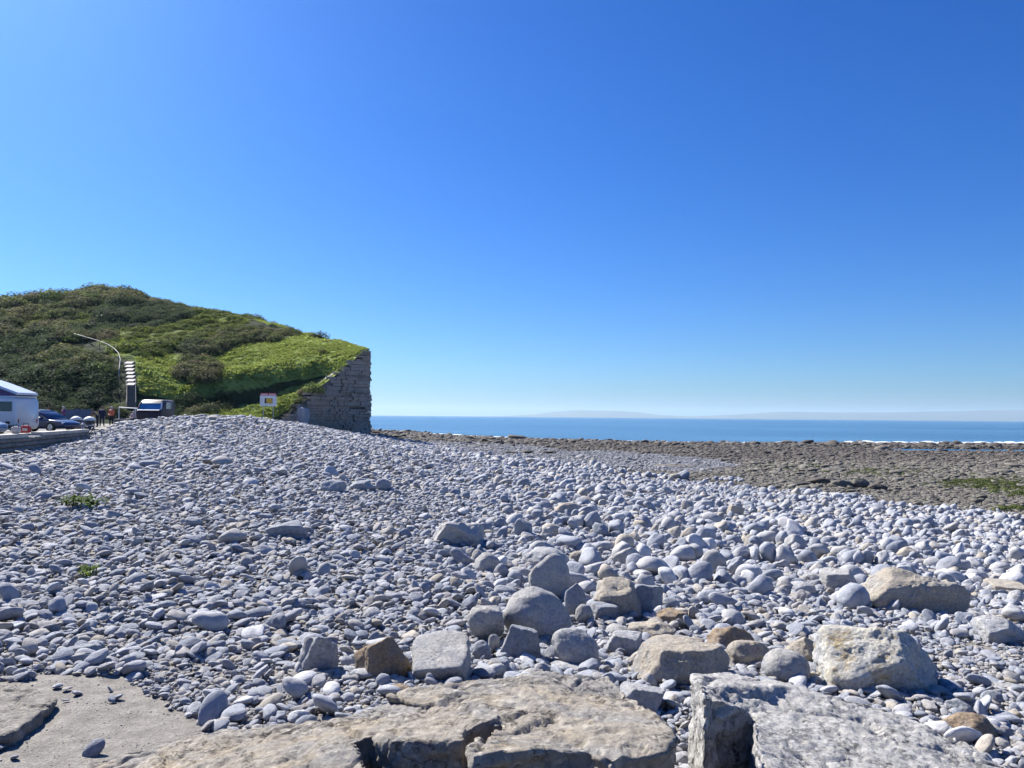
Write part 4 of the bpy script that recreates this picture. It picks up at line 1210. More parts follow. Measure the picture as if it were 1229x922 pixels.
scatter('gravel', scatter_group(GRAV, 'gravel'), A[:, :3], A[:, 3:6], A[:, 6:9], RNG.integers(0, 6, len(A)), 'grey brown gravel between the near stones', 'gravel')

# reef rubble and flat pale stones down to the sea
rr_ = []
for (y0, y1, s, keep, base, sd, sink) in ((22, 60, 0.19, 0.95, 0.088, 0.42, 0.2), (22, 60, 0.42, 0.3, 0.15, 0.35, 0.35), (60, 115, 0.28, 0.95, 0.135, 0.45, 0.25), (115, 215, 0.42, 0.9, 0.19, 0.45, 0.25), (150, 330, 1.2, 0.5, 0.5, 0.4, 0.2)):
    X, Y, Z = layer(y0, y1, s, keep, 0.80)
    kk = (Z < -4.05 + 0.35 * fbm2(X * .25, Y * .25, 44)) & ~blocked(X, Y, .8)
    X, Y, Z = X[kk], Y[kk], Z[kk]
    sz_ = base * logn(len(X), sd)
    rr_.append(put(X, Y, Z, sz_, 0.36, 0.2, sink, 0.2))
RR = np.concatenate(rr_)
px, py = px_of(RR[:, 0], RR[:, 1], RR[:, 2])
pz = inpoly(px + 14 * fbm2(RR[:, 0] * 0.2, RR[:, 1] * 0.1, 21), py + 3 * fbm2(RR[:, 0] * 0.2, RR[:, 1] * 0.1, 22), PALE_ZONE)
dk = ~pz & (smooth(558, 545, py + 8 * fbm2(RR[:, 0] * .12, RR[:, 1] * .05, 61)) > RNG.random(len(RR)) * 0.9)
ok = ~pz | (RNG.random(len(RR)) < 0.8)
RR[pz, 6:9] *= 0.72
for nm, vs, sel, lab in (('reef_rubble', REEF, ~pz & ~dk, 'brown grey flat rubble stones covering the reef'), ('weedy_reef', REEFD, dk, 'dark brown weedy stones near the water'), ('pale_beach_stones', PALEF, pz & ok, 'pale grey flat stones on the beach below the cliff')):
    A = RR[sel]
    scatter(nm, scatter_group(vs, nm), A[:, :3], A[:, 3:6], A[:, 6:9], RNG.integers(0, 8, len(A)), lab, 'beach stones')
# low ledges standing out of the reef
LED = [((944, 577, 972, 585), 'reef', 'golden ledge stone at the left end of the broken ledge on the reef'), ((968, 573, 998, 582), 'reef_dark', 'brown ledge stone second from the left in the broken reef ledge'), ((996, 576, 1024, 587), 'reef', 'golden ledge stone with dark undercut in the middle of the reef ledge'), ((1022, 574, 1044, 588), 'reef', 'upright golden ledge stone right of the middle of the reef ledge'), ((1040, 580, 1066, 590), 'reef_dark', 'brown ledge stone at the right end of the broken reef ledge'),
       ((958, 562, 982, 569), 'reef_dark', 'small brown ledge stone beyond the golden ones'), ((990, 561, 1016, 567), 'reef', 'pale brown ledge stone beyond the golden ones'),
       ((780, 557, 836, 561), 'reef_dark', 'long thin dark ledge line across the reef'), ((846, 561, 884, 565), 'reef_dark', 'low dark ledge right of the long thin one'), ((606, 541, 622, 545), 'reef_dark', 'dark low rock right below the beach walkers'), ((624, 540, 640, 545), 'reef_dark', 'dark jagged rock just right of the crouching figure'), ((646, 541, 668, 545), 'reef_dark', 'dark low rock farther right of the crouching figure'),
       ((560, 534, 586, 536), 'reef_dark', 'thin dark rock bar left of the walking figure')]
for i, (bx, mt, lab) in enumerate(LED):
    add_boulder(bx, 'ang', mt, lab, 0.02, 0.7, 400 + i, 'rock_ledge')
# green weed patches on the reef
def clump_mesh(name, seed, n_, size, mat, flat=0.5, up=0.5, hollow=0.55):
    rg_ = np.random.default_rng(seed)
    D = rg_.normal(size=(n_, 3)); D[:, 2] = np.abs(D[:, 2]) * 1.0 - 0.15
    D /= np.linalg.norm(D, axis=1)[:, None]
    lob = 1 + 0.30 * fbm(D * 1.6 + seed, seed, 2)
    C = D * (rg_.uniform(hollow, 1, n_) * lob)[:, None] * np.array((1, 1, flat))
    Nn = D + rg_.normal(size=(n_, 3)) * 0.33
    Nn[:, 2] += up
    Nn /= np.linalg.norm(Nn, axis=1)[:, None]
    T = np.cross(Nn, rg_.normal(size=(n_, 3))); T /= np.linalg.norm(T, axis=1)[:, None]
    B = np.cross(Nn, T)
    s1 = size * rg_.uniform(0.6, 1.3, n_)[:, None]
    V = np.stack([C - T * s1, C + B * s1 * .5 + Nn * s1 * .15, C + T * s1, C - B * s1 * .5 + Nn * s1 * .15], 1).reshape(-1, 3)
    Fc = np.arange(n_ * 4).reshape(-1, 4)
    return mesh_of(name, V, Fc, mat, False)
AL = [clump_mesh('weed', 500 + i, 40, 0.25, M['algae'], 0.3) for i in range(3)]
pts = []
for (cx, cy, rx, ry, n_) in ((1180, 581, 55, 7, 230), (1060, 567, 60, 5, 130), (960, 560, 50, 5, 70), (1229, 590, 40, 8, 100), (1215, 612, 25, 3, 20)):
    for k in range(n_):
        h = ground_hit(cx + random.gauss(0, .5) * rx, cy + random.gauss(0, .5) * ry)
        pts.append(h)
pts = np.array(pts)
sA = RNG.uniform(0.14, 0.34, len(pts))
scatter('seaweed', scatter_group(AL, 'seaweed'), pts + np.array((0, 0, .12)), np.stack([0 * sA, 0 * sA, RNG.uniform(0, 6, len(pts))], 1), np.stack([sA, sA, sA], 1), RNG.integers(0, 3, len(pts)), 'patches of green seaweed on the right of the reef', 'seaweed')

# ------------------------------------------------------------------ hillside plants
def hill_sample(n_, y0=80, y1=200):
    Y = RNG.uniform(y0, y1, n_)
    X = RNG.uniform(-0.95, -0.15, n_) * Y
    k = X < cliff_x(Y) - 0.3
    X, Y = X[k], Y[k]
    Z = hill_z(X, Y)
    px, py = px_of(X, Y, Z)
    return X, Y, Z, px, py
SCR = [clump_mesh('scrub', 600 + i, 700, 0.10, M['scrub'], 0.85) for i in range(6)]
SCRL = [clump_mesh('light_scrub', 620 + i, 700, 0.11, M['scrub_light'], 0.6) for i in range(4)]
SCRD = [clump_mesh('dark_and_shade_scrub', 640 + i, 700, 0.09, M['scrub_dark'], 0.9) for i in range(4)]
X, Y, Z, px, py = hill_sample(7500)
wob = 8 * fbm2(X * 0.12, Y * 0.12, 31, 4)
cl = veg_class(px, py, wob)
nl_ = fbm2(X * 0.09, Y * 0.09, 71, 3)
n2_ = fbm2(X * 0.06, Y * 0.05, 73, 3)
cl = np.where((cl == 0) & (n2_ > 0.22) & (py < 440), 2, cl)
step = (np.abs(px - 157) < 9) & (py > 425) & (Y < 106)
path = inpoly(px, py, [(85, 400), (115, 407), (148, 422), (150, 432), (115, 416), (85, 408)])
fr = (Z > -0.6) & ~step & (px > -330) & ~inpoly(px, py, [(140, 478), (215, 478), (215, 505), (140, 505)]) & ~inpoly(px, py, [(296, 470), (350, 470), (350, 505), (296, 505)])
# the steep bank under the grass edge is in shade; dark leaf colour stands for it
bank = inpoly(px, py, [(200, 482), (240, 474), (300, 464), (370, 452), (404, 442), (400, 450), (340, 470), (300, 480), (262, 490), (225, 497), (205, 500)])
dark = (inpoly(px, py, [(-50, 452), (60, 460), (120, 448), (150, 455), (150, 496), (-50, 496)]) | bank) & fr  # left valley too: dark leaves painted in for the shade among its shrubs
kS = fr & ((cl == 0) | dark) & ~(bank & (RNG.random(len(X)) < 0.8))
kL = fr & (cl == 2) & ~dark & (RNG.random(len(X)) < 0.75)
kG = fr & (cl == 1) & ~dark & (RNG.random(len(X)) < 0.004)
size = np.exp(RNG.normal(0, 0.4, len(X))) * (1.55 + 1.3 * nl_)
size = np.where(bank, size * 0.6, size)
size = np.where(kL, size * 0.7, size) * np.where(px > 300, 0.6, 1.0)
size = np.clip(size, 0.4, 3.4)
fr2 = smooth(88, 100, Y) * 0.55 + 0.45
size = size * np.where(bank, 1, fr2)
size = np.where((px > 165) & (cl == 0), np.minimum(size, 1.7), size)
hide = np.zeros(len(X), bool)
for qx, qy, qY in [(148.5, 455, 96), (149.5, 446, 98), (150.5, 436, 100.2), (148, 428.5, 102.5), (143, 423, 105), (135, 418, 108), (125, 414, 111), (115, 411, 113.5), (105, 408, 116), (157, 440, 100), (157, 450, 98), (157, 460, 96), (157, 470, 94), (157, 482, 92)]:
    rp = size * F / Y
    hide |= (Y < qY + 1.5) & (np.abs(px - qx) < rp * .9 + 3) & (py - rp * .95 < qy + 1) & (py + rp * .3 > qy - 3)
kS &= ~hide; kL &= ~hide; kG &= ~hide
sel = np.nonzero(kS | kL | kG)[0]
# the largest-looking bushes are single plants
vis = (px > 5) & (px < 445) & (py < 495)
ap_ = size / Y * vis
one = sel[np.argsort(-ap_[sel])[:280]]
isone = np.zeros(len(X), bool); isone[one] = True
purple = inpoly(px, py, PURPLE)
for j in one:
    tone = 'light' if kL[j] else 'dark' if dark[j] or (nl_[j] < -0.08) else 'olive'  # dark covers the darker plants and the shade-toned ones
    me_ = random.choice({'light': SCRL, 'dark': SCRD, 'olive': SCR}[tone])
    o = link('bush', me_, loc=(X[j], Y[j], Z[j] - 0.12 * size[j]), rot=(0, 0, random.uniform(0, 6.28)))
    o.scale = (size[j] * random.uniform(.9, 1.2), size[j] * random.uniform(.9, 1.2), size[j] * random.uniform(.75, 1.1))
    bx_, by_ = px[j], py[j]
    where = ('on the skyline left of the summit' if by_ < 372 and bx_ < 110 else ('on the skyline just right of the summit' if bx_ < 180 else 'on the skyline between the summit and the ridge fence' if bx_ < 240 else 'around the ridge fence' if bx_ < 290 else 'on the skyline past the ridge fence') if by_ < (376 if bx_ < 280 else 392) else
             'behind the raised roof of the camper' if by_ > 440 and bx_ < 50 else 'behind the blue boards and bins' if by_ > 445 and bx_ < 112 else 'just left of the steps' if by_ > 430 and bx_ < 152 else
             'on the shade toned bank under the grass slope' if bank[j] else 'above the dark van right of the steps' if bx_ < 230 and by_ > 425 else 'in the patch on the bright grass slope' if purple[j] else
             'below the curved handrail' if by_ > 405 and bx_ < 150 else 'above the curved handrail' if bx_ < 150 and bx_ > 75 else 'high on the left end of the hill' if bx_ < 75 and by_ < 395 else 'midway up the left end of the hill' if bx_ < 75 else
             'at right of the scrub band above bright grass' if bx_ > 300 else 'midway along the scrub band above bright grass' if bx_ > 240 else 'between the summit and the light green scrub')
    tone = ('very big' if size[j] > 2.7 else 'big' if size[j] > 2.0 else 'smaller') + (' tall ' if o.scale[2] / o.scale[0] > .98 else ' low ' if o.scale[2] / o.scale[0] < .8 else ' rounded ') + tone
    lab = '%s green bush %s' % (tone, where)
    tag(o, lab, 'bush', lab.replace('bush', 'bushes'))
for nm, vs, selm, lab in (('scrub', SCR, (kS | kG) & ~dark & (nl_ >= -0.08), 'olive and brown scrub massed over the hillside'), ('dark_and_shade_scrub', SCRD, kS & (dark | (nl_ < -0.08)), 'dark and shade toned scrub in the hollows of the hillside'), ('light_scrub', SCRL, kL, 'light green low scrub beside the path')):
    k = np.nonzero(selm & ~isone)[0]
    s3 = np.stack([size[k] * RNG.uniform(.9, 1.2, len(k)), size[k] * RNG.uniform(.9, 1.2, len(k)), size[k] * RNG.uniform(.7, 1.1, len(k))], 1)
    scatter(nm, scatter_group(vs, nm), np.stack([X[k], Y[k], Z[k] - 0.12 * size[k]], 1), np.stack([0 * size[k], 0 * size[k], RNG.uniform(0, 6.28, len(k))], 1), s3, RNG.integers(0, len(vs), len(k)), lab, 'scrub')
# grass
def tuft_mesh(name, seed, n_, mat):
    rg_ = np.random.default_rng(seed)
    V, Fc = [], []
    for i in range(n_):
        a = rg_.uniform(0, 6.28); r0 = rg_.uniform(0, 0.6); l = rg_.uniform(0.5, 1.0); t = rg_.uniform(0.1, 0.9)
        b0 = np.array((math.cos(a) * r0, math.sin(a) * r0, 0)); dr = np.array((math.cos(a + rg_.normal() * .6), math.sin(a + rg_.normal() * .6), 0))
        sd = np.array((-dr[1], dr[0], 0)) * 0.09
        mid_ = b0 + dr * t * .3 * l + np.array((0, 0, .55 * l)); tip = b0 + dr * t * l + np.array((0, 0, .9 * l - .3 * t))
        k = len(V)
        V += [b0 - sd, b0 + sd, mid_ + sd * .8, tip, mid_ - sd * .8]
        Fc += [(k, k + 1, k + 2, k + 4), (k + 4, k + 2, k + 3)]
    return mesh_of(name, V, Fc, mat, False)
TUF = [tuft_mesh('grass_tuft', 700 + i, 16, M['grass']) for i in range(5)]
X, Y, Z, px, py = hill_sample(130000, 90, 150)
wob = 8 * fbm2(X * 0.12, Y * 0.12, 31, 4)
k = ((veg_class(px, py, wob) == 1) | ((veg_class(px, py, wob) == 2) & (RNG.random(len(X)) < .4))) & (Z > -0.9) & (px > 100) & ~((np.abs(px - 157) < 7) & (Y < 106)) & ~inpoly(px, py, [(140, 478), (215, 478), (215, 505), (140, 505)])
k &= fbm2(X * .8, Y * .8, 77, 3) > -0.35
X, Y, Z = X[k], Y[k], Z[k]
s_ = 0.26 * logn(len(X), 0.35)
zz_ = np.stack([s_ * 1.1, s_ * 1.1, s_ * 0.62], 1)
scatter('grass', scatter_group(TUF, 'grass'), np.stack([X, Y, Z - 0.03], 1), np.stack([RNG.normal(0, .15, len(X)), RNG.normal(0, .15, len(X)), RNG.uniform(0, 6.28, len(X))], 1), zz_, RNG.integers(0, 5, len(X)), 'bright green rough grass on the slope above the cliff', 'grass')
# two green plants growing in the pebbles
def sprig(box, label, n_, seed):
    x0, y0, x1, y1 = box
    h = ground_hit((x0 + x1) / 2, y1)
    w = (x1 - x0) * h[1] / F
    hh = (y1 - y0) * h[1] / F * 0.6
    root = empty('shingle_plant', h, 0, label, 'plant')
    mb_ = MB()
    rg_ = np.random.default_rng(seed)
    Vl, Fl = [], []
    for i in range(n_):
        x, y = rg_.normal(0, .25) * w, rg_.normal(0, .2) * w * 0.8
        z_ = float(ground_z(h[0] + x, h[1] + y)[0]) - h[2]
        t = Vector((x + rg_.normal() * .05 * w, y + rg_.normal() * .05, z_ + hh * rg_.uniform(.5, 1.1) + 0.06))
        mb_.tube([(x, y, z_), t], 0.006, 4, False)
        for q in range(7):
            a = rg_.uniform(0, 6.28)
            d = Vector((math.cos(a), math.sin(a), rg_.uniform(-.1, .6))); sd = Vector((-d.y, d.x, 0)).normalized()
            l = hh * rg_.uniform(.4, .7) + .03
            b0 = t + Vector((0, 0, -hh * .1 * q))
            n0 = len(Vl)
            Vl += [b0, b0 + d * l * .5 + sd * l * .22, b0 + d * l, b0 + d * l * .5 - sd * l * .22]
            Fl.append((n0, n0 + 1, n0 + 2, n0 + 3))
    mb_.build('stem', M['sprig'], root)
    link('foliage', mesh_of('foliage', Vl, Fl, M['sprig'], False), root)
    return root
sprig((72, 594, 118, 612), 'spreading green plant growing in the pebbles of the left bank', 34, 3)
sprig((95, 683, 116, 696), 'small green sprig among the left pebbles below the larger plant', 12, 4)

# ------------------------------------------------------------------ car park, wall and what stands there
M['tarmac'] = simple('car_park_tarmac', (0.11, 0.105, 0.10), 0.9, var=0.25, scale=3, bump=0.3)
bm = bmesh.new()
tv_ = [bm.verts.new((x, y, -1.2)) for x, y in PARK]
bv_ = [bm.verts.new((x, y, -2.6)) for x, y in PARK]
f_ = bm.faces.new(tv_)
for i in range(len(tv_)):
    bm.faces.new((tv_[i], bv_[i], bv_[(i + 1) % len(tv_)], tv_[(i + 1) % len(tv_)]))
bmesh.ops.recalc_face_normals(bm, faces=bm.faces)
me = bpy.data.meshes.new('car_park'); bm.to_mesh(me); bm.free(); me.materials.append(M['tarmac'])
tag(link('car_park', me), kind='structure')
M['wall_stone'] = stone('sea_wall_masonry', [(0.26, 0.26, 0.25), (0.31, 0.30, 0.285), (0.22, 0.225, 0.225)], mott=3, vein=0, bumpd=0.04, bump=0.9, stain=(0.10, 0.13, 0.07))
M['mortar'] = simple('wall_mortar', (0.17, 0.17, 0.165), 0.95, var=0.2, scale=8, bump=0.4)
M['coping'] = stone('pale_coping', [(0.52, 0.47, 0.40), (0.46, 0.43, 0.38)], mott=4, vein=0, bumpd=0.02, bump=0.5)
wall = empty('sea_wall', (-20.6, 30, -1.8), 0, 'low stone wall holding up the car park with pale coping', 'wall')
W0 = Vector((-20.6, 30, -1.8))
def along(t):
    pts_ = [Vector((x, y, 0)) for x, y in WALL]
    for a, b_ in zip(pts_[:-1], pts_[1:]):
        l = (b_ - a).length
        if t <= l or b_ is pts_[-1]: return a + (b_ - a) * (t / l), math.atan2(b_.y - a.y, b_.x - a.x)
        t -= l
wl = sum((Vector(WALL[i + 1]) - Vector(WALL[i])).length for i in range(3))
mb = MB()
t = 0
while t < wl:
    d = min(2.0, wl - t)
    p_, rz = along(t + d / 2)
    mb.box((p_.x - W0.x - .12, p_.y - W0.y, -1.72 - W0.z), (d, 0.34, 1.3), rz)
    t += d
mb.build('wall_core', M['mortar'], wall)
st_me = [cobble_mesh('wall_stone', 800 + i, 2, 'block', M['wall_stone']) for i in range(4)]
z = -2.1
while z < -1.14:
    th = random.uniform(0.17, 0.24)
    t = 8 + random.random()
    while t < wl - .1:
        ln = random.uniform(0.28, 0.6)
        p_, rz = along(t + ln / 2)
        o = link('stone', st_me[random.randrange(4)], wall, (p_.x - W0.x, p_.y - W0.y, z + th / 2 - W0.z), (0, 0, rz))
        o.scale = (ln * 0.60, 0.26, th * 0.62)
        t += ln
    z += th
mbs = []
t = 0.0
while t < wl - .2:
    ln = random.choice([1.5, 1.9, 2.3, 3.2])
    ln = min(ln, wl - t)
    p_, rz = along(t + ln / 2)
    if abs(t - 21.4) > 1.0:
        o = MB().box((0, 0, 0), (ln - 0.03, 0.50, 0.17), 0, jit=0.012).build('coping_stone', M['coping'], wall, loc=(p_.x - W0.x - .05, p_.y - W0.y, -1.0 - W0.z), bevel=0.02)
        o.rotation_euler = (0, 0, rz)
    t += ln
# low pale kerb of the path that leads on to the steps
M['path'] = simple('pale_path', (0.50, 0.46, 0.39), 0.9, var=0.12, scale=4, bump=0.2)
pa = [P_z(118, 514, -1.16), P_z(134, 512, -1.16), P_z(156, 509, -1.16), P_z(175, 505, -1.16)]
V, Fc = [], []
for i, q in enumerate(pa):
    V += [(q[0], q[1] - .6, -1.19), (q[0], q[1] + 5, -1.19)]
Fc = [(2 * i, 2 * i + 2, 2 * i + 3, 2 * i + 1) for i in range(3)]
tag(link('path', mesh_of('path', V, Fc, M['path'], False)), kind='structure')

M['glass'] = simple('car_glass', (0.02, 0.03, 0.045), 0.05, var=0.05)
M['glass'].node_tree.nodes['Principled BSDF'].inputs['Specular IOR Level'].default_value = 0.9
M['glass_sky_reflection'] = simple('sky_reflection_windscreen_glass', (0.06, 0.22, 0.42), 0.08, var=0.25, scale=1.5)  # blue base colour stands in for the reflected sky
M['tyre'] = simple('tyre_rubber', (0.02, 0.02, 0.022), 0.85)
M['rim'] = simple('alloy_rim', (0.45, 0.46, 0.48), 0.35, 0.8)
M['lamp'] = simple('headlamp_lens', (0.65, 0.68, 0.7), 0.1)
M['blackplastic'] = simple('black_plastic', (0.03, 0.03, 0.033), 0.6)
def paint(name, col, rough=0.28):
    m_ = simple(name, col, rough, var=0.06, scale=2)
    m_.node_tree.nodes['Principled BSDF'].inputs['Coat Weight'].default_value = 0.6
    return m_
M['white_paint'] = paint('white_van_paint', (0.72, 0.73, 0.74))
M['navy'] = paint('navy_car_paint', (0.02, 0.035, 0.10))
M['silverblue'] = paint('silver_blue_car_paint', (0.30, 0.37, 0.50))
M['maroon'] = simple('dark_maroon_paint', (0.035, 0.018, 0.022), .5)
M['canvas'] = simple('purple_canvas', (0.10, 0.07, 0.17), 0.85, var=0.2)
def loft(secs, n_=None, cap=True):
    """secs: list of closed rings of equal length"""
    V = [tuple(p_) for s in secs for p_ in s]
    k = len(secs[0])
    Fc = []
    for i in range(len(secs) - 1):
        for j in range(k):
            Fc.append((i * k + j, i * k + (j + 1) % k, (i + 1) * k + (j + 1) % k, (i + 1) * k + j))
    if cap:
        Fc += [tuple(range(k))[::-1], tuple(range((len(secs) - 1) * k, len(secs) * k))]
    return V, Fc
def ring(x, zb, zt, hw, r=0.12, tuck=0.92):
    """rounded-box section across a car at length x"""
    pts_ = []
    for cy, cz, a0 in ((hw - r, zt - r, 0), (-(hw - r), zt - r, 90), (-(hw * tuck - r), zb + r, 180), (hw * tuck - r, zb + r, 270)):
        for k in range(4):
            a = math.radians(a0 + 30 * k)
            pts_.append((x, cy + r * math.cos(a), cz + r * math.sin(a)))
    return pts_
def wheel(parent, loc, r, w):
    wh = empty('wheel', loc); wh.parent = parent
    R = Matrix.Rotation(math.radians(90), 3, 'X')
    MB().lathe([(r * .62, -w / 2), (r * .93, -w / 2), (r, -w * .35), (r, w * .35), (r * .93, w / 2), (r * .62, w / 2), (r * .62, -w / 2)], n=24, R=R).build('tyre', M['tyre'], wh, True)
    mb_ = MB().lathe([(0.0, -w * .3), (r * .2, -w * .42), (r * .62, -w * .4), (r * .62, w * .4), (r * .2, w * .42), (0, w * .3)], n=20, R=R)
    mb_.build('rim', M['rim'], wh)
def car(loc, rz, L_, W_, H_, mat, label):
    """a hatchback pointing along +X"""
    root = empty('parked_car', loc, rz, label, 'car')
    h = W_ / 2
    b_ = H_ * 0.60
    secs = [ring(-.50 * L_, .38, b_ * .86, h * .80), ring(-.485 * L_, .28, b_ * .98, h * .92), ring(-.40 * L_, .22, b_ * 1.03, h), ring(-.1 * L_, .2, b_ * 1.02, h), ring(.14 * L_, .2, b_ * .99, h), ring(.22 * L_, .2, b_ * .96, h), ring(.36 * L_, .2, b_ * .88, h * .97), ring(.455 * L_, .22, b_ * .76, h * .90), ring(.49 * L_, .26, b_ * .66, h * .80), ring(.50 * L_, .34, b_ * .56, h * .70)]
    V, Fc = loft(secs)
    o = link('body', mesh_of('body', V, Fc, mat), root)
    cab = [(-.475, b_ * .98, .80), (-.40, H_ * .90, .76), (-.30, H_ * .985, .74), (-.12, H_, .74), (.0, H_ * .985, .74), (.06, H_ * .95, .75), (.25, b_ * .97, .84)]
    secs = [ring(x * L_, b_ * .80, max(zt, b_ * .80 + .27), h * f, 0.10, 1.12) for x, zt, f in cab]
    V, Fc = loft(secs)
    link('roof', mesh_of('roof', V, Fc, mat), root)
    # glass sits 6 mm proud of the cabin
    def quad(nm, pts_, mt=M['glass']):
        a = [Vector(p_) for p_ in pts_]
        nrm = (a[1] - a[0]).cross(a[2] - a[0]).normalized()
        V_ = [v + nrm * .012 for v in a] + [v - nrm * .01 for v in a]
        k = len(a)
        link(nm, mesh_of(nm, V_, [tuple(range(k)), tuple(range(2 * k - 1, k - 1, -1))] + [(i, i + k, (i + 1) % k + k, (i + 1) % k) for i in range(k)], mt, False), root)
    quad('windscreen', [(.235 * L_, -h * .72, b_ * 1.0), (.235 * L_, h * .72, b_ * 1.0), (.065 * L_, h * .62, H_ * .955), (.065 * L_, -h * .62, H_ * .955)])
    quad('rear_window', [(-.472 * L_, h * .66, b_ * 1.04), (-.472 * L_, -h * .66, b_ * 1.04), (-.405 * L_, -h * .60, H_ * .89), (-.405 * L_, h * .60, H_ * .89)])
    for s in (-1, 1):
        q = [(-.36, b_ * 1.06, .83), (.20, b_ * 1.03, .845), (.035, H_ * .93, .765), (-.30, H_ * .94, .765)]
        front = [q[1], q[2], (-.09, H_ * .945, .765), (-.09, b_ * 1.05, .84)]
        rear = [q[0], (-.115, b_ * 1.05, .84), (-.115, H_ * .945, .765), q[3]]
        for f_ in (front, rear):
            pp = [(x * L_, s * h * f, zz) for x, zz, f in f_]
            a = [Vector(p_) for p_ in pp]
            if ((a[1] - a[0]).cross(a[2] - a[0])).y * s < 0: pp = pp[::-1]
            quad('side_window', pp)
        MB().box((.47 * L_, s * h * .62, b_ * .66), (.10, .34, .13), rz=-s * .35).build('headlight', M['lamp'], root, bevel=.03)
        MB().box((.17 * L_, s * h * 1.06, b_ * 1.03), (.14, .16, .12)).build('wing_mirror', mat, root, bevel=.03)
        MB().box((-.475 * L_, s * h * .74, b_ * .84), (.1, .28, .16)).build('tail_light', simple('red_lens', (.4, .01, .01), .2), root, bevel=.02)
        for x in (-.31, .315):
            wheel(root, (x * L_, s * (h - .12), .31), .31, .2)
    MB().box((.49 * L_, 0, .42), (.06, h * 1.1, .16)).build('grille', M['blackplastic'], root)
    return root
car((-26.85, 36.2, -1.2), math.radians(-8), 4.1, 1.75, 1.40, M['silverblue'], 'silver blue car nearest the wall in front of the camper')
car((-29.0, 46.0, -1.2), math.radians(-12), 4.3, 1.75, 1.38, M['navy'], 'dark blue car pointing right behind the wall, past the camper')

# camper van with its roof raised
def camper(loc, rz):
    root = empty('camper_van', loc, rz, 'white camper van with raised pop up roof and purple canvas', 'camper van')
    L_, h, H_ = 5.2, 0.98, 2.02
    secs = [ring(-.5 * L_, .45, H_ * .5, h * .85), ring(-.46 * L_, .28, H_ * .55, h * .96), ring(-.34 * L_, .25, H_ * .62, h), ring(-.22 * L_, .25, H_ * .97, h * .97, .16, 1.03), ring(-.1 * L_, .25, H_, h * .97, .16, 1.03), ring(.40 * L_, .25, H_, h * .97, .16, 1.03), ring(.475 * L_, .28, H_ * .985, h * .94, .16, 1.03), ring(.5 * L_, .4, H_ * .93, h * .86, .16, 1.03)]
    V, Fc = loft(secs)
    link('body', mesh_of('body', V, Fc, M['white_paint']), root)
    for s in (-1, 1):
        for x0, x1 in ((-.20, .0), (.02, .22), (.24, .46)):
            MB().box(((x0 + x1) / 2 * L_, s * h * .985, 1.50), ((x1 - x0) * L_, .05, .52), rx=s * .03).build('side_window', M['glass'], root, bevel=.02)
        for x in (-.30, .31):
            wheel(root, (x * L_, s * (h - .12), .34), .34, .22)
        MB().box((.497 * L_, s * h * .74, .72), (.06, .10, .22)).build('tail_light', simple('red_lens', (.4, .01, .01), .2), root, bevel=.02)
    MB().box((.42 * L_, -h * .99, .62), (.22, .03, .16)).build('fuel_flap', M['blackplastic'], root)
    MB().box((0.05 * L_, 0, .42), (L_ * .86, h * 2.02, .14)).build('sill_trim', M['blackplastic'], root)
    MB().box((.12 * L_, 0, H_ + .02), (L_ * .72, h * 1.72, .07)).build('roof_gutter', M['white_paint'], root, bevel=.02)
    # raised roof: hinged at the rear (right), high at the front
    x0, x1 = -.30 * L_, .495 * L_
    z0, z1 = H_ + 1.42, H_ + .12
    V, Fc = [], []
    for x, z_ in ((x0, z0), (x0 * .4 + x1 * .6, z0 * .4 + z1 * .6 + .06), (x1, z1)):
        for y, dz in ((-h * .88, 0), (-h * .8, .12), (h * .8, .12), (h * .88, 0)):
            V.append((x, y, z_ + dz))
    Fc = [(i * 4 + j, i * 4 + j + 1, i * 4 + j + 5, i * 4 + j + 4) for i in range(2) for j in range(3)] + [(0, 4, 7, 3), (4, 8, 11, 7), (0, 3, 2, 1), (8, 9, 10, 11)]
    link('raised_roof', mesh_of('raised_roof', V, Fc, M['white_paint'], False), root)
    V = [(x0 + .1, -h * .80, H_ + .05), (x1 - .15, -h * .80, H_ + .05), (x0 + .1, -h * .80, z0 - .005), (x1 - .15, -h * .80, z1 + .02)]
    V += [(x, -y, z_) for x, y, z_ in V]
    link('canvas', mesh_of('canvas', V, [(0, 1, 3, 2), (5, 4, 6, 7), (4, 0, 2, 6), (1, 5, 7, 3)], M['canvas'], False), root)
    MB().tube([(-.2 * L_, -h * .84, z0 - .30), (.05 * L_, -h * .84, H_ + .08)], .025, 6).build('roof_strut', M['white_paint'], root)
    return root
camper((-29.15, 41.0, -1.2), math.radians(-3))
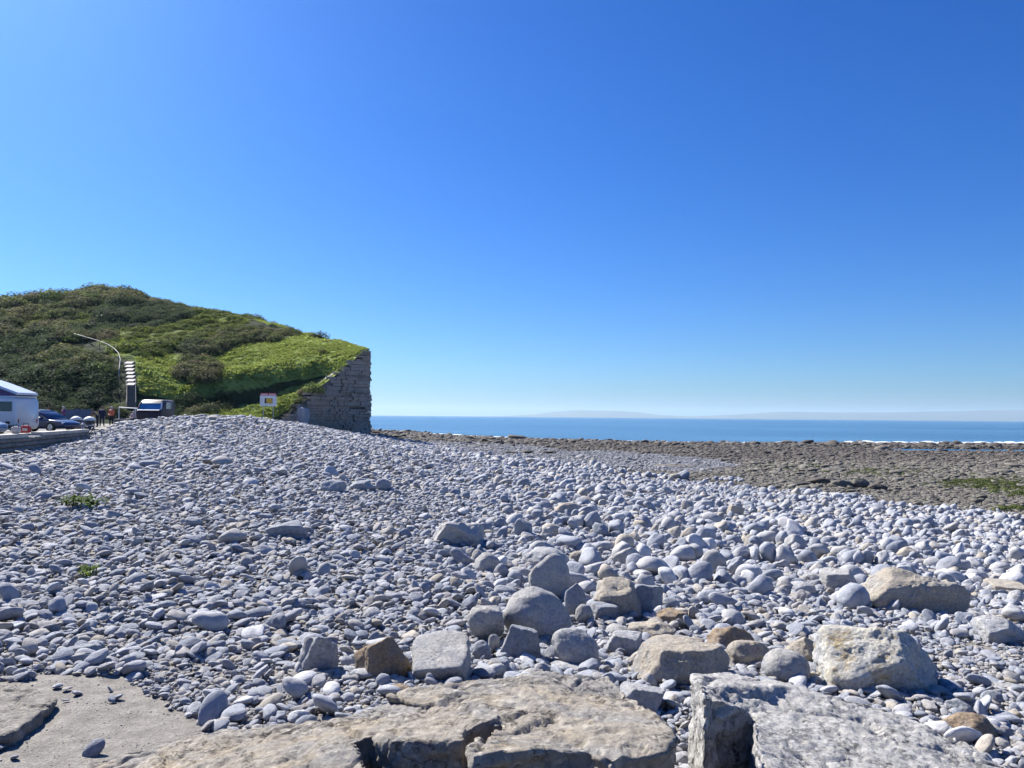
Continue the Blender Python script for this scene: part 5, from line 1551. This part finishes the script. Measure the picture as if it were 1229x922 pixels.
# dark van beyond the pebble crest: windscreen with the sky's reflection put into its colour
def dark_van():
    Y = 63.0
    c0 = P_z(190, 499, 0)
    X0 = uv_of(189, 490)[0] * Y
    root = empty('parked_van', (X0 - .1, Y, -1.2), math.radians(-84), 'dark van with windscreen tinted like reflected sky facing the beach', 'van')
    h, L_, H_ = 1.02, 3.7, 2.35
    secs = [ring(-.5 * L_, .4, H_ * .92, h * .9, .3), ring(-.4 * L_, .3, H_, h, .32), ring(.16 * L_, .3, H_, h, .34), ring(.26 * L_, .3, H_ * .95, h, .32), ring(.40 * L_, .3, 1.56, h, .16), ring(.47 * L_, .3, 1.42, h * .95, .16), ring(.5 * L_, .4, 1.2, h * .85, .16)]
    V, Fc = loft(secs)
    link('body', mesh_of('body', V, Fc, M['maroon']), root)
    xa, za, xb, zb = .272 * L_, H_ * .90, .405 * L_, 1.54
    nx_, nz_ = (za - zb), (xb - xa)
    l = math.hypot(nx_, nz_); nx_, nz_ = nx_ / l * .03, nz_ / l * .03
    V = [(xb + nx_, -h * .86, zb + nz_), (xb + nx_, h * .86, zb + nz_), (xa + nx_, h * .76, za + nz_), (xa + nx_, -h * .76, za + nz_)]
    V += [(x - nx_ * 2, y, z_ - nz_ * 2) for x, y, z_ in V]
    link('windscreen', mesh_of('windscreen', V, [(0, 1, 2, 3), (7, 6, 5, 4), (0, 4, 5, 1), (1, 5, 6, 2), (2, 6, 7, 3), (3, 7, 4, 0)], M['glass_sky_reflection'], False), root)
    for s in (-1, 1):
        MB().tube([(xb + .02, s * h * .90, zb), (xa + .02, s * h * .80, za)], .06, 8).build('windscreen_pillar', M['white_paint'] if s > 0 else M['maroon'], root)
        MB().box((-.02 * L_, s * h * .99, 1.85), (1.5, .05, .55)).build('side_window', M['glass'], root)
        MB().box((.482 * L_, s * h * .62, 1.0), (.1, .36, .2)).build('headlight', M['lamp'], root, bevel=.03)
        for x in (-.3, .31):
            wheel(root, (x * L_, s * (h - .12), .34), .34, .22)
    MB().box((.44 * L_, 0, 1.50), (.5, h * 1.7, .03), ry=.25).build('bonnet_highlight', M['white_paint'], root)  # white strip paints the highlight along the bonnet edge
    return root
dark_van()

# litter bins with pale domed tops
M['bin'] = simple('dark_bin', (0.03, 0.03, 0.05), 0.5)
M['bin_top'] = simple('pale_bin_lid', (0.74, 0.72, 0.68), 0.6, var=0.05)
def litter_bin(px, Y, lab):
    root = empty('litter_bin', (uv_of(px, 505)[0] * Y, Y, -1.2), 0, lab, 'litter bin')
    MB().lathe([(0, 0), (.27, 0), (.31, .06), (.33, .62), (.335, .66), (0, .66)], n=24).build('bin_body', M['bin'], root, True)
    MB().lathe([(.40, .66), (.41, .70), (.33, .80), (.18, .90), (.05, .94), (0, .945)], n=24).build('domed_lid', M['bin_top'], root, True)
    MB().lathe([(.345, .30), (.345, .36)], n=24).build('band', M['rim'], root, True)
    return root
litter_bin(107.5, 52.0, 'dark litter bin with pale domed lid nearest the walkers')
litter_bin(91.5, 54.5, 'dark litter bin with pale lid just past the blue car')
litter_bin(68, 57, 'litter bin whose pale lid shows over the blue car')
MB_ = MB
m_white = simple('white_enamel', (0.7, 0.7, 0.7), .5)
b0 = empty('white_post', (uv_of(99.5, 508)[0] * 51.5, 51.5, -1.2), 0, 'short white marker post beside the nearest bin', 'post')
MB().lathe([(.10, 0), (.10, .44), (.07, .48), (0, .49)], n=16).build('post_shaft', m_white, b0, True)
MB().box((0, 0, .02), (.3, .3, .05)).build('post_base', M['blackplastic'], b0)

# bicycle propped at the end of the wall
def bicycle(loc, rz, lean):
    root = empty('bicycle', loc, rz, 'dark bicycle propped against the end of the wall', 'bicycle')
    root.rotation_euler = (lean, 0, rz)
    dk = M['blackplastic']
    for x in (-.52, .52):
        w = empty('wheel', (x, 0, .34)); w.parent = root
        pts_ = [(.33 * math.cos(a), 0, .33 * math.sin(a)) for a in [2 * math.pi * k / 24 for k in range(25)]]
        MB().tube(pts_, .022, 6, False).build('tyre', M['tyre'], w, True)
        MB().tube([(q[0] * .93, q[1], q[2] * .93) for q in pts_], .012, 6, False).build('rim', M['rim'], w, True)
        mb_ = MB()
        for k in range(12):
            a = 2 * math.pi * k / 12
            mb_.tube([(0, 0, 0), (.31 * math.cos(a), 0, .31 * math.sin(a))], .003, 4)
        mb_.build('spoke', M['rim'], w)
    mb_ = MB()
    BB, ST_, HT, RA = (-.08, 0, .30), (-.22, 0, .82), (.36, 0, .80), (-.52, 0, .34)
    for a, b2 in ((BB, ST_), (BB, HT), (ST_, HT), (BB, RA), (ST_, RA), (HT, (.52, 0, .34))):
        mb_.tube([a, b2], .018, 8)
    mb_.build('frame', M['navy'], root, True)
    MB().box((-.23, 0, .90), (.26, .13, .06), taper=.7).build('saddle', dk, root, bevel=.02)
    MB().tube([(.40, -.28, .93), (.34, -.1, .95), (.33, 0, .90), (.34, .1, .95), (.40, .28, .93)], .014, 6).build('handlebar', M['rim'], root, True)
    MB().tube([(-.08, -.1, .30), (.06, -.1, .22)], .012, 6).build('crank', M['rim'], root)
    return root
bicycle((uv_of(102, 527)[0] * 41.2, 41.2, -1.57), math.radians(8), math.radians(-14))
# bags left on the wall
M['red'] = simple('red_fabric', (0.45, 0.05, 0.05), .8)
M['cream'] = simple('cream_fabric', (0.6, 0.52, 0.44), .8)
def bag(px, Y, mat, lab, s):
    root = empty('bag', (uv_of(px, 520)[0] * Y, Y, -0.915), .3, lab, 'bag')
    D, Fc = ICO[3]
    V = np.sign(D) * np.abs(D) ** .6 * np.array((.20, .13, .17)) * s
    V[:, 2] += .16 * s
    link('bag_body', mesh_of('bag_body', V, Fc, mat), root)
    MB().tube([(-.12 * s, 0, .30 * s), (-.08 * s, 0, .42 * s), (.08 * s, 0, .42 * s), (.12 * s, 0, .30 * s)], .014, 6).build('strap', M['blackplastic'], root)
    MB().box((0, -.125 * s, .15 * s), (.2 * s, .04, .12 * s)).build('pocket', M['cream'], root, bevel=.015)
def wall_Y(px):
    best = min((abs(uv_of(px, 520)[0] - (along(t_)[0].x - .05) / along(t_)[0].y), t_) for t_ in np.linspace(15, wl, 300))
    return along(best[1])[0].y
bag(31, wall_Y(31), M['red'], 'red bag standing on the wall coping', 1.0)
bag(19, wall_Y(19), M['cream'], 'cream coloured bag on the wall nearer the silver blue car', .9)
# low blue boarding and stone seats by the steps
M['blueboard'] = simple('blue_grey_boards', (0.10, 0.14, 0.22), .7, var=.2)
hb = empty('board_fence', (uv_of(93, 495)[0] * 72, 72, -1.2), 0, 'low blue grey board fence at the foot of the scrub', 'fence')
for k in range(9):
    MB().box((-1.2 + k * .3, 0, .75), (.285, .04, 1.5 + random.uniform(-.03, .03))).build('board', M['blueboard'], hb)
for k in range(3):
    MB().box((-1.25 + k * 1.2, .06, .8), (.1, .08, 1.6)).build('fence_post', M['blueboard'], hb)
M['darkstone'] = stone('dark_low_wall_stone', [(0.13, 0.12, 0.12)], mott=3, vein=0, bumpd=.03, bump=.7)
def low_wall(px0, px1, Y, z0, z1, lab):
    x0, x1 = uv_of(px0, 500)[0] * Y, uv_of(px1, 500)[0] * Y
    r_ = empty('low_wall', ((x0 + x1) / 2, Y, z0), 0, lab, 'wall')
    MB().box((0, 0, (z1 - z0 - .1) / 2), (x1 - x0, .5, z1 - z0 - .1), jit=.02).build('wall_body', M['darkstone'], r_)
    n_ = 4
    for k in range(n_):
        MB().box((-(x1 - x0) / 2 + (k + .5) * (x1 - x0) / n_, 0, z1 - z0 - .05), ((x1 - x0) / n_ - .02, .6, .1), jit=.01).build('coping_stone', M['coping'], r_)
low_wall(139, 163, 70.5, -1.2, -.55, 'low dark stone wall behind the orange jacket walker')
low_wall(163, 181, 70, -1.2, -.35, 'low dark wall with pale top left of the dark van')
rail = empty('handrail', (uv_of(160, 488)[0] * 73, 73, -1.2), 0, 'straight white rail at the foot of the steps', 'railing')
MB().tube([(-1.4, 0, 1.75), (3.2, 0, 1.5)], .05, 8).build('top_rail', m_white, rail)
for x in (-1.4, .2, 1.7, 3.2):
    MB().tube([(x, 0, 0), (x, 0, 1.75 - (x + 1.4) * .054)], .04, 6).build('rail_post', m_white, rail)
# steps up the hill
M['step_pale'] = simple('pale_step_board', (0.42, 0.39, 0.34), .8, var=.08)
M['step_dark'] = simple('dark_and_shade_step_timber', (0.19, 0.175, 0.16), .85, var=.2)  # dark tone stands for shade on the lower flight; rail posts share it
sb = P_y(157, 494, 89)
stairs = empty('hill_steps', sb, 0, 'straight flight of steps climbing the hillside, upper treads pale, lower shade toned', 'steps')
S0 = Vector(sb)
lowp, midp, topp = Vector(P_y(157.5, 492, 89)), Vector(P_y(157.5, 464, 94.3)), Vector(P_y(155, 434, 101))
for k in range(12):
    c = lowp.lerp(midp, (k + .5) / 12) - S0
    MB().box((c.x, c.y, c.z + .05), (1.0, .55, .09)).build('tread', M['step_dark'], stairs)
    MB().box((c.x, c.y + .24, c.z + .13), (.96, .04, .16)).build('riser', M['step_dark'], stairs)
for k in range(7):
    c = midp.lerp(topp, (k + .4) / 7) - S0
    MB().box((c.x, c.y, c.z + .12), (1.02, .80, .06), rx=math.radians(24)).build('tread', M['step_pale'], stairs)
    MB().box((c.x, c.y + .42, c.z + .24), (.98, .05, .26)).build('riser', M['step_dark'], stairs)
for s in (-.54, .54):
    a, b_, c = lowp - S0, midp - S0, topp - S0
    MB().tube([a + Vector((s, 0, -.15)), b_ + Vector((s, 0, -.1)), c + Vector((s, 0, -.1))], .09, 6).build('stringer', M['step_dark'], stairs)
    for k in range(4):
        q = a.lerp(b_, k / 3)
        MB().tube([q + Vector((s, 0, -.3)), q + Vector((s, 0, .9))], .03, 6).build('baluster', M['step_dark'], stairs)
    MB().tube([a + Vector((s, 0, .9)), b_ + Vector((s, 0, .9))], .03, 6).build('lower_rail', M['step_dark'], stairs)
hr = empty('path_handrail', P_y(150, 440, 100), 0, 'curved pale handrail running from the steps along the hill path', 'handrail')
H0 = Vector(P_y(150, 440, 100))
cv = [(148.5, 455, 96), (149.5, 446, 98), (150.5, 436, 100.2), (148, 428.5, 102.5), (143, 423, 105), (135, 418, 108), (125, 414, 111), (115, 411, 113.5), (105, 408, 116), (95, 405, 118)]
cp = [Vector(P_y(*q)) + Vector((0, -1.3, .45)) - H0 for q in cv]
MB().tube(cp, .045, 8).build('top_rail', simple('grey_rail', (.34, .325, .30), .7), hr, True)
for q in cp:
    MB().tube([q, q + Vector((0, .1, -1.3))], .045, 6).build('rail_post', M['step_dark'], hr)

# warning sign at the foot of the slope
def sign():
    Y = 92.5
    c = Vector(P_y(322, 481, Y))
    sw_, sh_ = 19.5 * Y / F, 12.6 * Y / F
    root = empty('warning_sign', (c.x, c.y, c.z - 1.9), .06, 'white cliff warning sign with red header and yellow picture', 'sign')
    o_ = 1.9
    wp = simple('white_sign_face', (.78, .79, .80), .5, var=.03)
    MB().box((0, 0, o_ - .02), (sw_, .05, sh_)).build('panel', wp, root)
    rd = simple('red_sign_print', (.55, .03, .05), .5, var=.05)
    bk = simple('black_sign_print', (.03, .03, .035), .5)
    yl = simple('yellow_sign_print', (.62, .38, .03), .5, var=.1)
    tz = o_ - .02 + sh_ / 2
    MB().box((0, 0, tz + .16), (sw_ * .96, .05, .30)).build('header', rd, root)
    pk = simple('pale_sign_print', (.80, .62, .64), .5)
    hb_ = MB()
    for x0, n_ in ((-.43, 6), (.05, 6)):
        for k in range(n_):
            hb_.box(((x0 + .034 + k * .064) * sw_, -.03, tz + .16), (.05 * sw_, .012, .15))
    hb_.build('header_lettering', pk, root)
    MB().box((.02 * sw_, -.031, o_ - .02), (.48 * sw_, .012, .50 * sh_)).build('picture_frame', bk, root)
    MB().box((.06 * sw_, -.039, o_ - .02), (.34 * sw_, .012, .44 * sh_)).build('picture', yl, root)
    MB().add([(0, 0, 0)], [])
    t_ = MB()
    t_.add([(-.2 * sw_, -.048, o_ - .25), (-.06 * sw_, -.048, o_ - .25), (-.2 * sw_, -.048, o_ + .18), (-.2 * sw_, -.044, o_ - .25), (-.06 * sw_, -.044, o_ - .25), (-.2 * sw_, -.044, o_ + .18)], [(0, 1, 2), (5, 4, 3), (0, 3, 4, 1), (1, 4, 5, 2), (2, 5, 3, 0)])
    t_.build('cliff_shape', bk, root)
    tx = MB()
    for zz in (.36, -.38):
        for k in range(9):
            if k in (4,): continue
            tx.box(((-.4 + k * .1) * sw_, -.03, o_ + zz * sh_), (.07 * sw_, .012, .045))
    for s in (-1, 1):
        for k in range(5):
            tx.box((s * .38 * sw_ , -.03, o_ - .02 + (.2 - k * .1) * sh_), (.13 * sw_, .012, .035))
    tx.build('lettering', simple('grey_sign_print', (.30, .32, .40), .5), root)
    gv = simple('galvanised_post', (.35, .36, .38), .45, .6)
    for s in (-1, 1):
        MB().tube([(s * .3 * sw_, .06, -1.0), (s * .3 * sw_, .06, tz + .25)], .045, 8).build('post', gv, root)
sign()

# posts of an old fence on the skyline
M['oldwood'] = simple('weathered_post_wood', (.12, .11, .10), .9)
fb = P_y(262, 371, 158)
fe = empty('ridge_fence', fb, 0, 'thin post fence breaking the skyline of the hill', 'fence')
for k in range(6):
    x = -3.5 + k * 1.5
    y = 0.2 * k
    zb_ = float(hill_z(fb[0] + x, fb[1] + y)[0]) - fb[2]
    MB().box((x, y, zb_ + .6), (.16, .16, 1.6)).build('fence_post', M['oldwood'], fe)
for h_ in (.7, 1.2):
    MB().tube([(-3.5 + k * 1.5, .2 * k, float(hill_z(fb[0] - 3.5 + k * 1.5, fb[1] + .2 * k)[0]) - fb[2] + h_) for k in range(6)], .03, 5).build('fence_wire', M['oldwood'], fe)

# ------------------------------------------------------------------ people
M['skin'] = simple('skin', (.52, .33, .25), .6, var=.05)
def person(loc, rz, H, pose, jac, tro, hair, label, legs=None):
    """one continuous skinned body; clothes by region, hair a child"""
    J = {'pel': (0, 0, .53), 'bel': (0, .0, .62), 'che': (0, 0, .74), 'nec': (0, 0, .84), 'hea': (0, .01, .885), 'cro': (0, .01, .955),
         'sL': (.105, 0, .80), 'eL': (.135, .0, .64), 'wL': (.145, .04, .50), 'hL': (.055, 0, .51), 'kL': (.06, .01, .28), 'aL': (.06, -.01, .05), 'tL': (.065, .08, .02)}
    for k in list(J):
        if k.endswith('L'): J[k[0] + 'R'] = (-J[k][0],) + J[k][1:]
    J = {k: Vector(v) for k, v in J.items()}
    def shift(keys, d):
        for k in keys: J[k] = J[k] + Vector(d)
    up = ['bel', 'che', 'nec', 'hea', 'cro', 'sL', 'sR', 'eL', 'eR', 'wL', 'wR']
    if pose == 'walk':
        shift(['kL'], (0, .09, 0)); shift(['aL', 'tL'], (0, .15, .01)); shift(['kR'], (0, -.01, 0)); shift(['aR', 'tR'], (0, -.14, .02))
        shift(['eR'], (0, .05, 0)); shift(['wR'], (0, .11, .03)); shift(['eL'], (0, -.06, 0)); shift(['wL'], (0, -.09, .01))
    if pose == 'front':
        shift(['eL', 'eR'], (0, .02, .01)); J['wL'] = Vector((.05, .13, .60)); J['wR'] = Vector((-.05, .13, .62))
        shift(['kL'], (0, .03, 0)); shift(['aL', 'tL'], (0, .04, 0))
    if pose == 'bend':
        for k in up:
            v = J[k] - J['pel']; J[k] = J['pel'] + Matrix.Rotation(-math.radians(38), 3, 'X') @ v
        J['wL'] = Vector((.1, .36, .50)); J['wR'] = Vector((-.1, .36, .52)); J['eL'] = Vector((.13, .27, .60)); J['eR'] = Vector((-.13, .27, .60))
    if pose in ('sit', 'crouch'):
        dz = -.26 if pose == 'sit' else -.38
        shift(up + ['pel', 'hL', 'hR'], (0, 0, dz))
        for s, sg in (('L', 1), ('R', -1)):
            J['k' + s] = Vector((sg * .07, .22, .27 if pose == 'sit' else .29)); J['a' + s] = Vector((sg * .065, .22 if pose == 'sit' else .1, .05)); J['t' + s] = J['a' + s] + Vector((0, .085, -.03))
            J['w' + s] = Vector((sg * .07, .2, .36)); J['e' + s] = Vector((sg * .14, .08, .42))
    R = {'pel': .075, 'bel': .072, 'che': .082, 'nec': .036, 'hea': .05, 'cro': .042, 's': .045, 'e': .034, 'w': .022, 'h': .06, 'k': .042, 'a': .028, 't': .022}
    ed = [('pel', 'bel'), ('bel', 'che'), ('che', 'nec'), ('nec', 'hea'), ('hea', 'cro')]
    for s in 'LR':
        ed += [('che', 's' + s), ('s' + s, 'e' + s), ('e' + s, 'w' + s), ('pel', 'h' + s), ('h' + s, 'k' + s), ('k' + s, 'a' + s), ('a' + s, 't' + s)]
        d = (J['w' + s] - J['e' + s]).normalized()
        sd = Vector((1, 0, 0)) if abs(d.x) < .8 else Vector((0, 1, 0))
        J['p' + s] = J['w' + s] + d * .045; R['p'] = .02
        ed.append(('w' + s, 'p' + s))
        for q, (o2, ln) in enumerate(((-.017, .04), (-.006, .046), (.006, .044), (.017, .036))):
            J['f%d%s' % (q, s)] = J['p' + s] + d * ln + sd * o2 + Vector((0, .006 * q, 0)); ed.append(('p' + s, 'f%d%s' % (q, s)))
        J['u' + s] = J['w' + s] + d * .035 + Vector((0, .03, 0)); ed.append(('w' + s, 'u' + s))
    R['f'] = .0055; R['u'] = .0065
    # nose
    J['nos'] = J['hea'] + Vector((0, .062, .01)); R['nos'] = .008; ed.append(('hea', 'nos'))
    keys = list(J)
    ix = {k: i for i, k in enumerate(keys)}
    me_ = bpy.data.meshes.new('tmp')
    me_.from_pydata([tuple(J[k] * H) for k in keys], [(ix[a], ix[b_]) for a, b_ in ed], [])
    o = link('tmp', me_)
    md = o.modifiers.new('skin', 'SKIN')
    for i, k in enumerate(keys):
        r_ = R.get(k, R.get(k[0], .03)) * H
        sv = me_.skin_vertices[0].data[i]
        sv.radius = (r_ * (1.15 if k in ('che', 'bel', 'pel') else 1), r_ * (.8 if k in ('che', 'bel', 'pel') else 1))
        sv.use_root = (k == 'pel')
    o.modifiers.new('sub', 'SUBSURF').levels = 1
    m2 = bpy.data.meshes.new_from_object(o.evaluated_get(bpy.context.evaluated_depsgraph_get()))
    bpy.data.objects.remove(o)
    m2.materials.clear()
    for mm in (M['skin'], jac, tro, M['blackplastic']): m2.materials.append(mm)
    reg = {0: ['hea', 'cro', 'nos'] + [k for k in keys if k[0] in 'pfu' and k != 'pel' and len(k) <= 3 and k[-1] in 'LR'], 1: ['bel', 'che', 'sL', 'sR', 'eL', 'eR', 'wL', 'wR'], 2: ['pel', 'hL', 'hR', 'kL', 'kR', 'aL', 'aR'], 3: ['tL', 'tR']}
    pts_, rid = [], []
    for r_, ks in reg.items():
        for k in ks: pts_.append(J[k] * H); rid.append(r_)
    for a, b_, r_ in (('sL', 'eL', 1), ('sR', 'eR', 1), ('eL', 'wL', 1), ('eR', 'wR', 1), ('hL', 'kL', 2), ('hR', 'kR', 2), ('kL', 'aL', 2 if not legs else 0), ('kR', 'aR', 2 if not legs else 0), ('bel', 'pel', 1)):
        pts_.append((J[a] + J[b_]) * .5 * H); rid.append(r_)
    pts_.append((J['nec'] * .6 + J['hea'] * .4) * H); rid.append(0)
    pts_ = np.array([tuple(q) for q in pts_])
    for pl in m2.polygons:
        c = np.array(pl.center)
        pl.material_index = rid[int(np.argmin(((pts_ - c) ** 2).sum(1)))]
        pl.use_smooth = True
    m2.name = 'person'
    root = tag(link('person', m2, loc=loc, rot=(0, 0, rz)), label, 'person')
    D, Fc = ICO[3]
    V = D * np.array((.062, .068, .066)) * H
    V = np.where((D[:, 1] > .45)[:, None] & (D[:, 2] < .45)[:, None], V * .78, V)
    hc = (J['hea'] * .45 + J['cro'] * .55) * H + Vector((0, -.012 * H, .012 * H))
    link('hair', mesh_of('hair', V + np.array(hc), Fc, hair), root)
    return root
Mh = lambda n_, c: simple(n_, c, .85, var=.1)
orange = Mh('orange_red_jacket', (.92, .20, .10))
darkc = Mh('dark_cloth', (.022, .025, .035))
navyc = Mh('navy_cloth', (.02, .03, .07))
brownh = Mh('brown_hair', (.10, .065, .04))
greyh = Mh('grey_hair', (.55, .52, .48))
purp = Mh('purple_cloth', (.20, .06, .16))
brownc = Mh('brown_cloth', (.17, .10, .08))
pinkc = Mh('pale_pink_cloth', (.62, .42, .42))
denim = Mh('denim', (.07, .09, .14))
def stand(px, Y, z=-1.19): return (uv_of(px, 505)[0] * Y, Y, z)
person(stand(134, 63.0), math.radians(175), 1.74, 'front', orange, darkc, greyh, 'person in an orange red jacket and dark trousers standing on the path')
person(stand(122.5, 62.0), math.radians(200), 1.74, 'walk', navyc, navyc, brownh, 'person in dark navy clothes beside the orange jacket walker')
person(stand(117.0, 61.5), math.radians(100), 1.66, 'bend', brownc, darkc, brownh, 'person in brown bending forward left of the navy walker')
person(stand(76, 60), math.radians(150), 1.68, 'walk', purp, darkc, greyh, 'pale haired person in purple beyond the dark blue car')
person(stand(58.5, 58), math.radians(120), 1.62, 'walk', orange, darkc, brownh, 'person in orange seen over the dark blue car')
person((uv_of(160, 500)[0] * 69.9, 69.9, -1.19 + .18), math.radians(180), 1.66, 'sit', pinkc, denim, greyh, 'person in pale pink sitting by the low stone wall')
h = ground_hit(601.5, 536.3)
person(tuple(h + np.array((0, 0, -.05))), math.radians(-70), 1.75, 'walk', darkc, darkc, brownh, 'dark figure walking far out on the beach')
h = ground_hit(617, 537)
person(tuple(h + np.array((0, 0, -.05))), math.radians(40), 1.6, 'crouch', brownc, darkc, brownh, 'dark figure crouching on the far beach beside the walker')

# ------------------------------------------------------------------ air
m = bpy.data.materials.new('sea_air')
m.use_nodes = True
nt = m.node_tree
nt.nodes.clear()
out = nt.nodes.new('ShaderNodeOutputMaterial')
pv = nt.nodes.new('ShaderNodeVolumePrincipled')
pv.inputs['Color'].default_value = (0.62, 0.83, 1.0, 1)
pv.inputs['Density'].default_value = 0.00005
pv.inputs['Anisotropy'].default_value = 0.2
nt.links.new(pv.outputs[0], out.inputs['Volume'])
HAZE = MB().box((0, 14000, 190), (120000, 44000, 430)).build('haze', m)
tag(HAZE, 'thin pale sea air that fades the far coast', 'haze', kind='stuff')
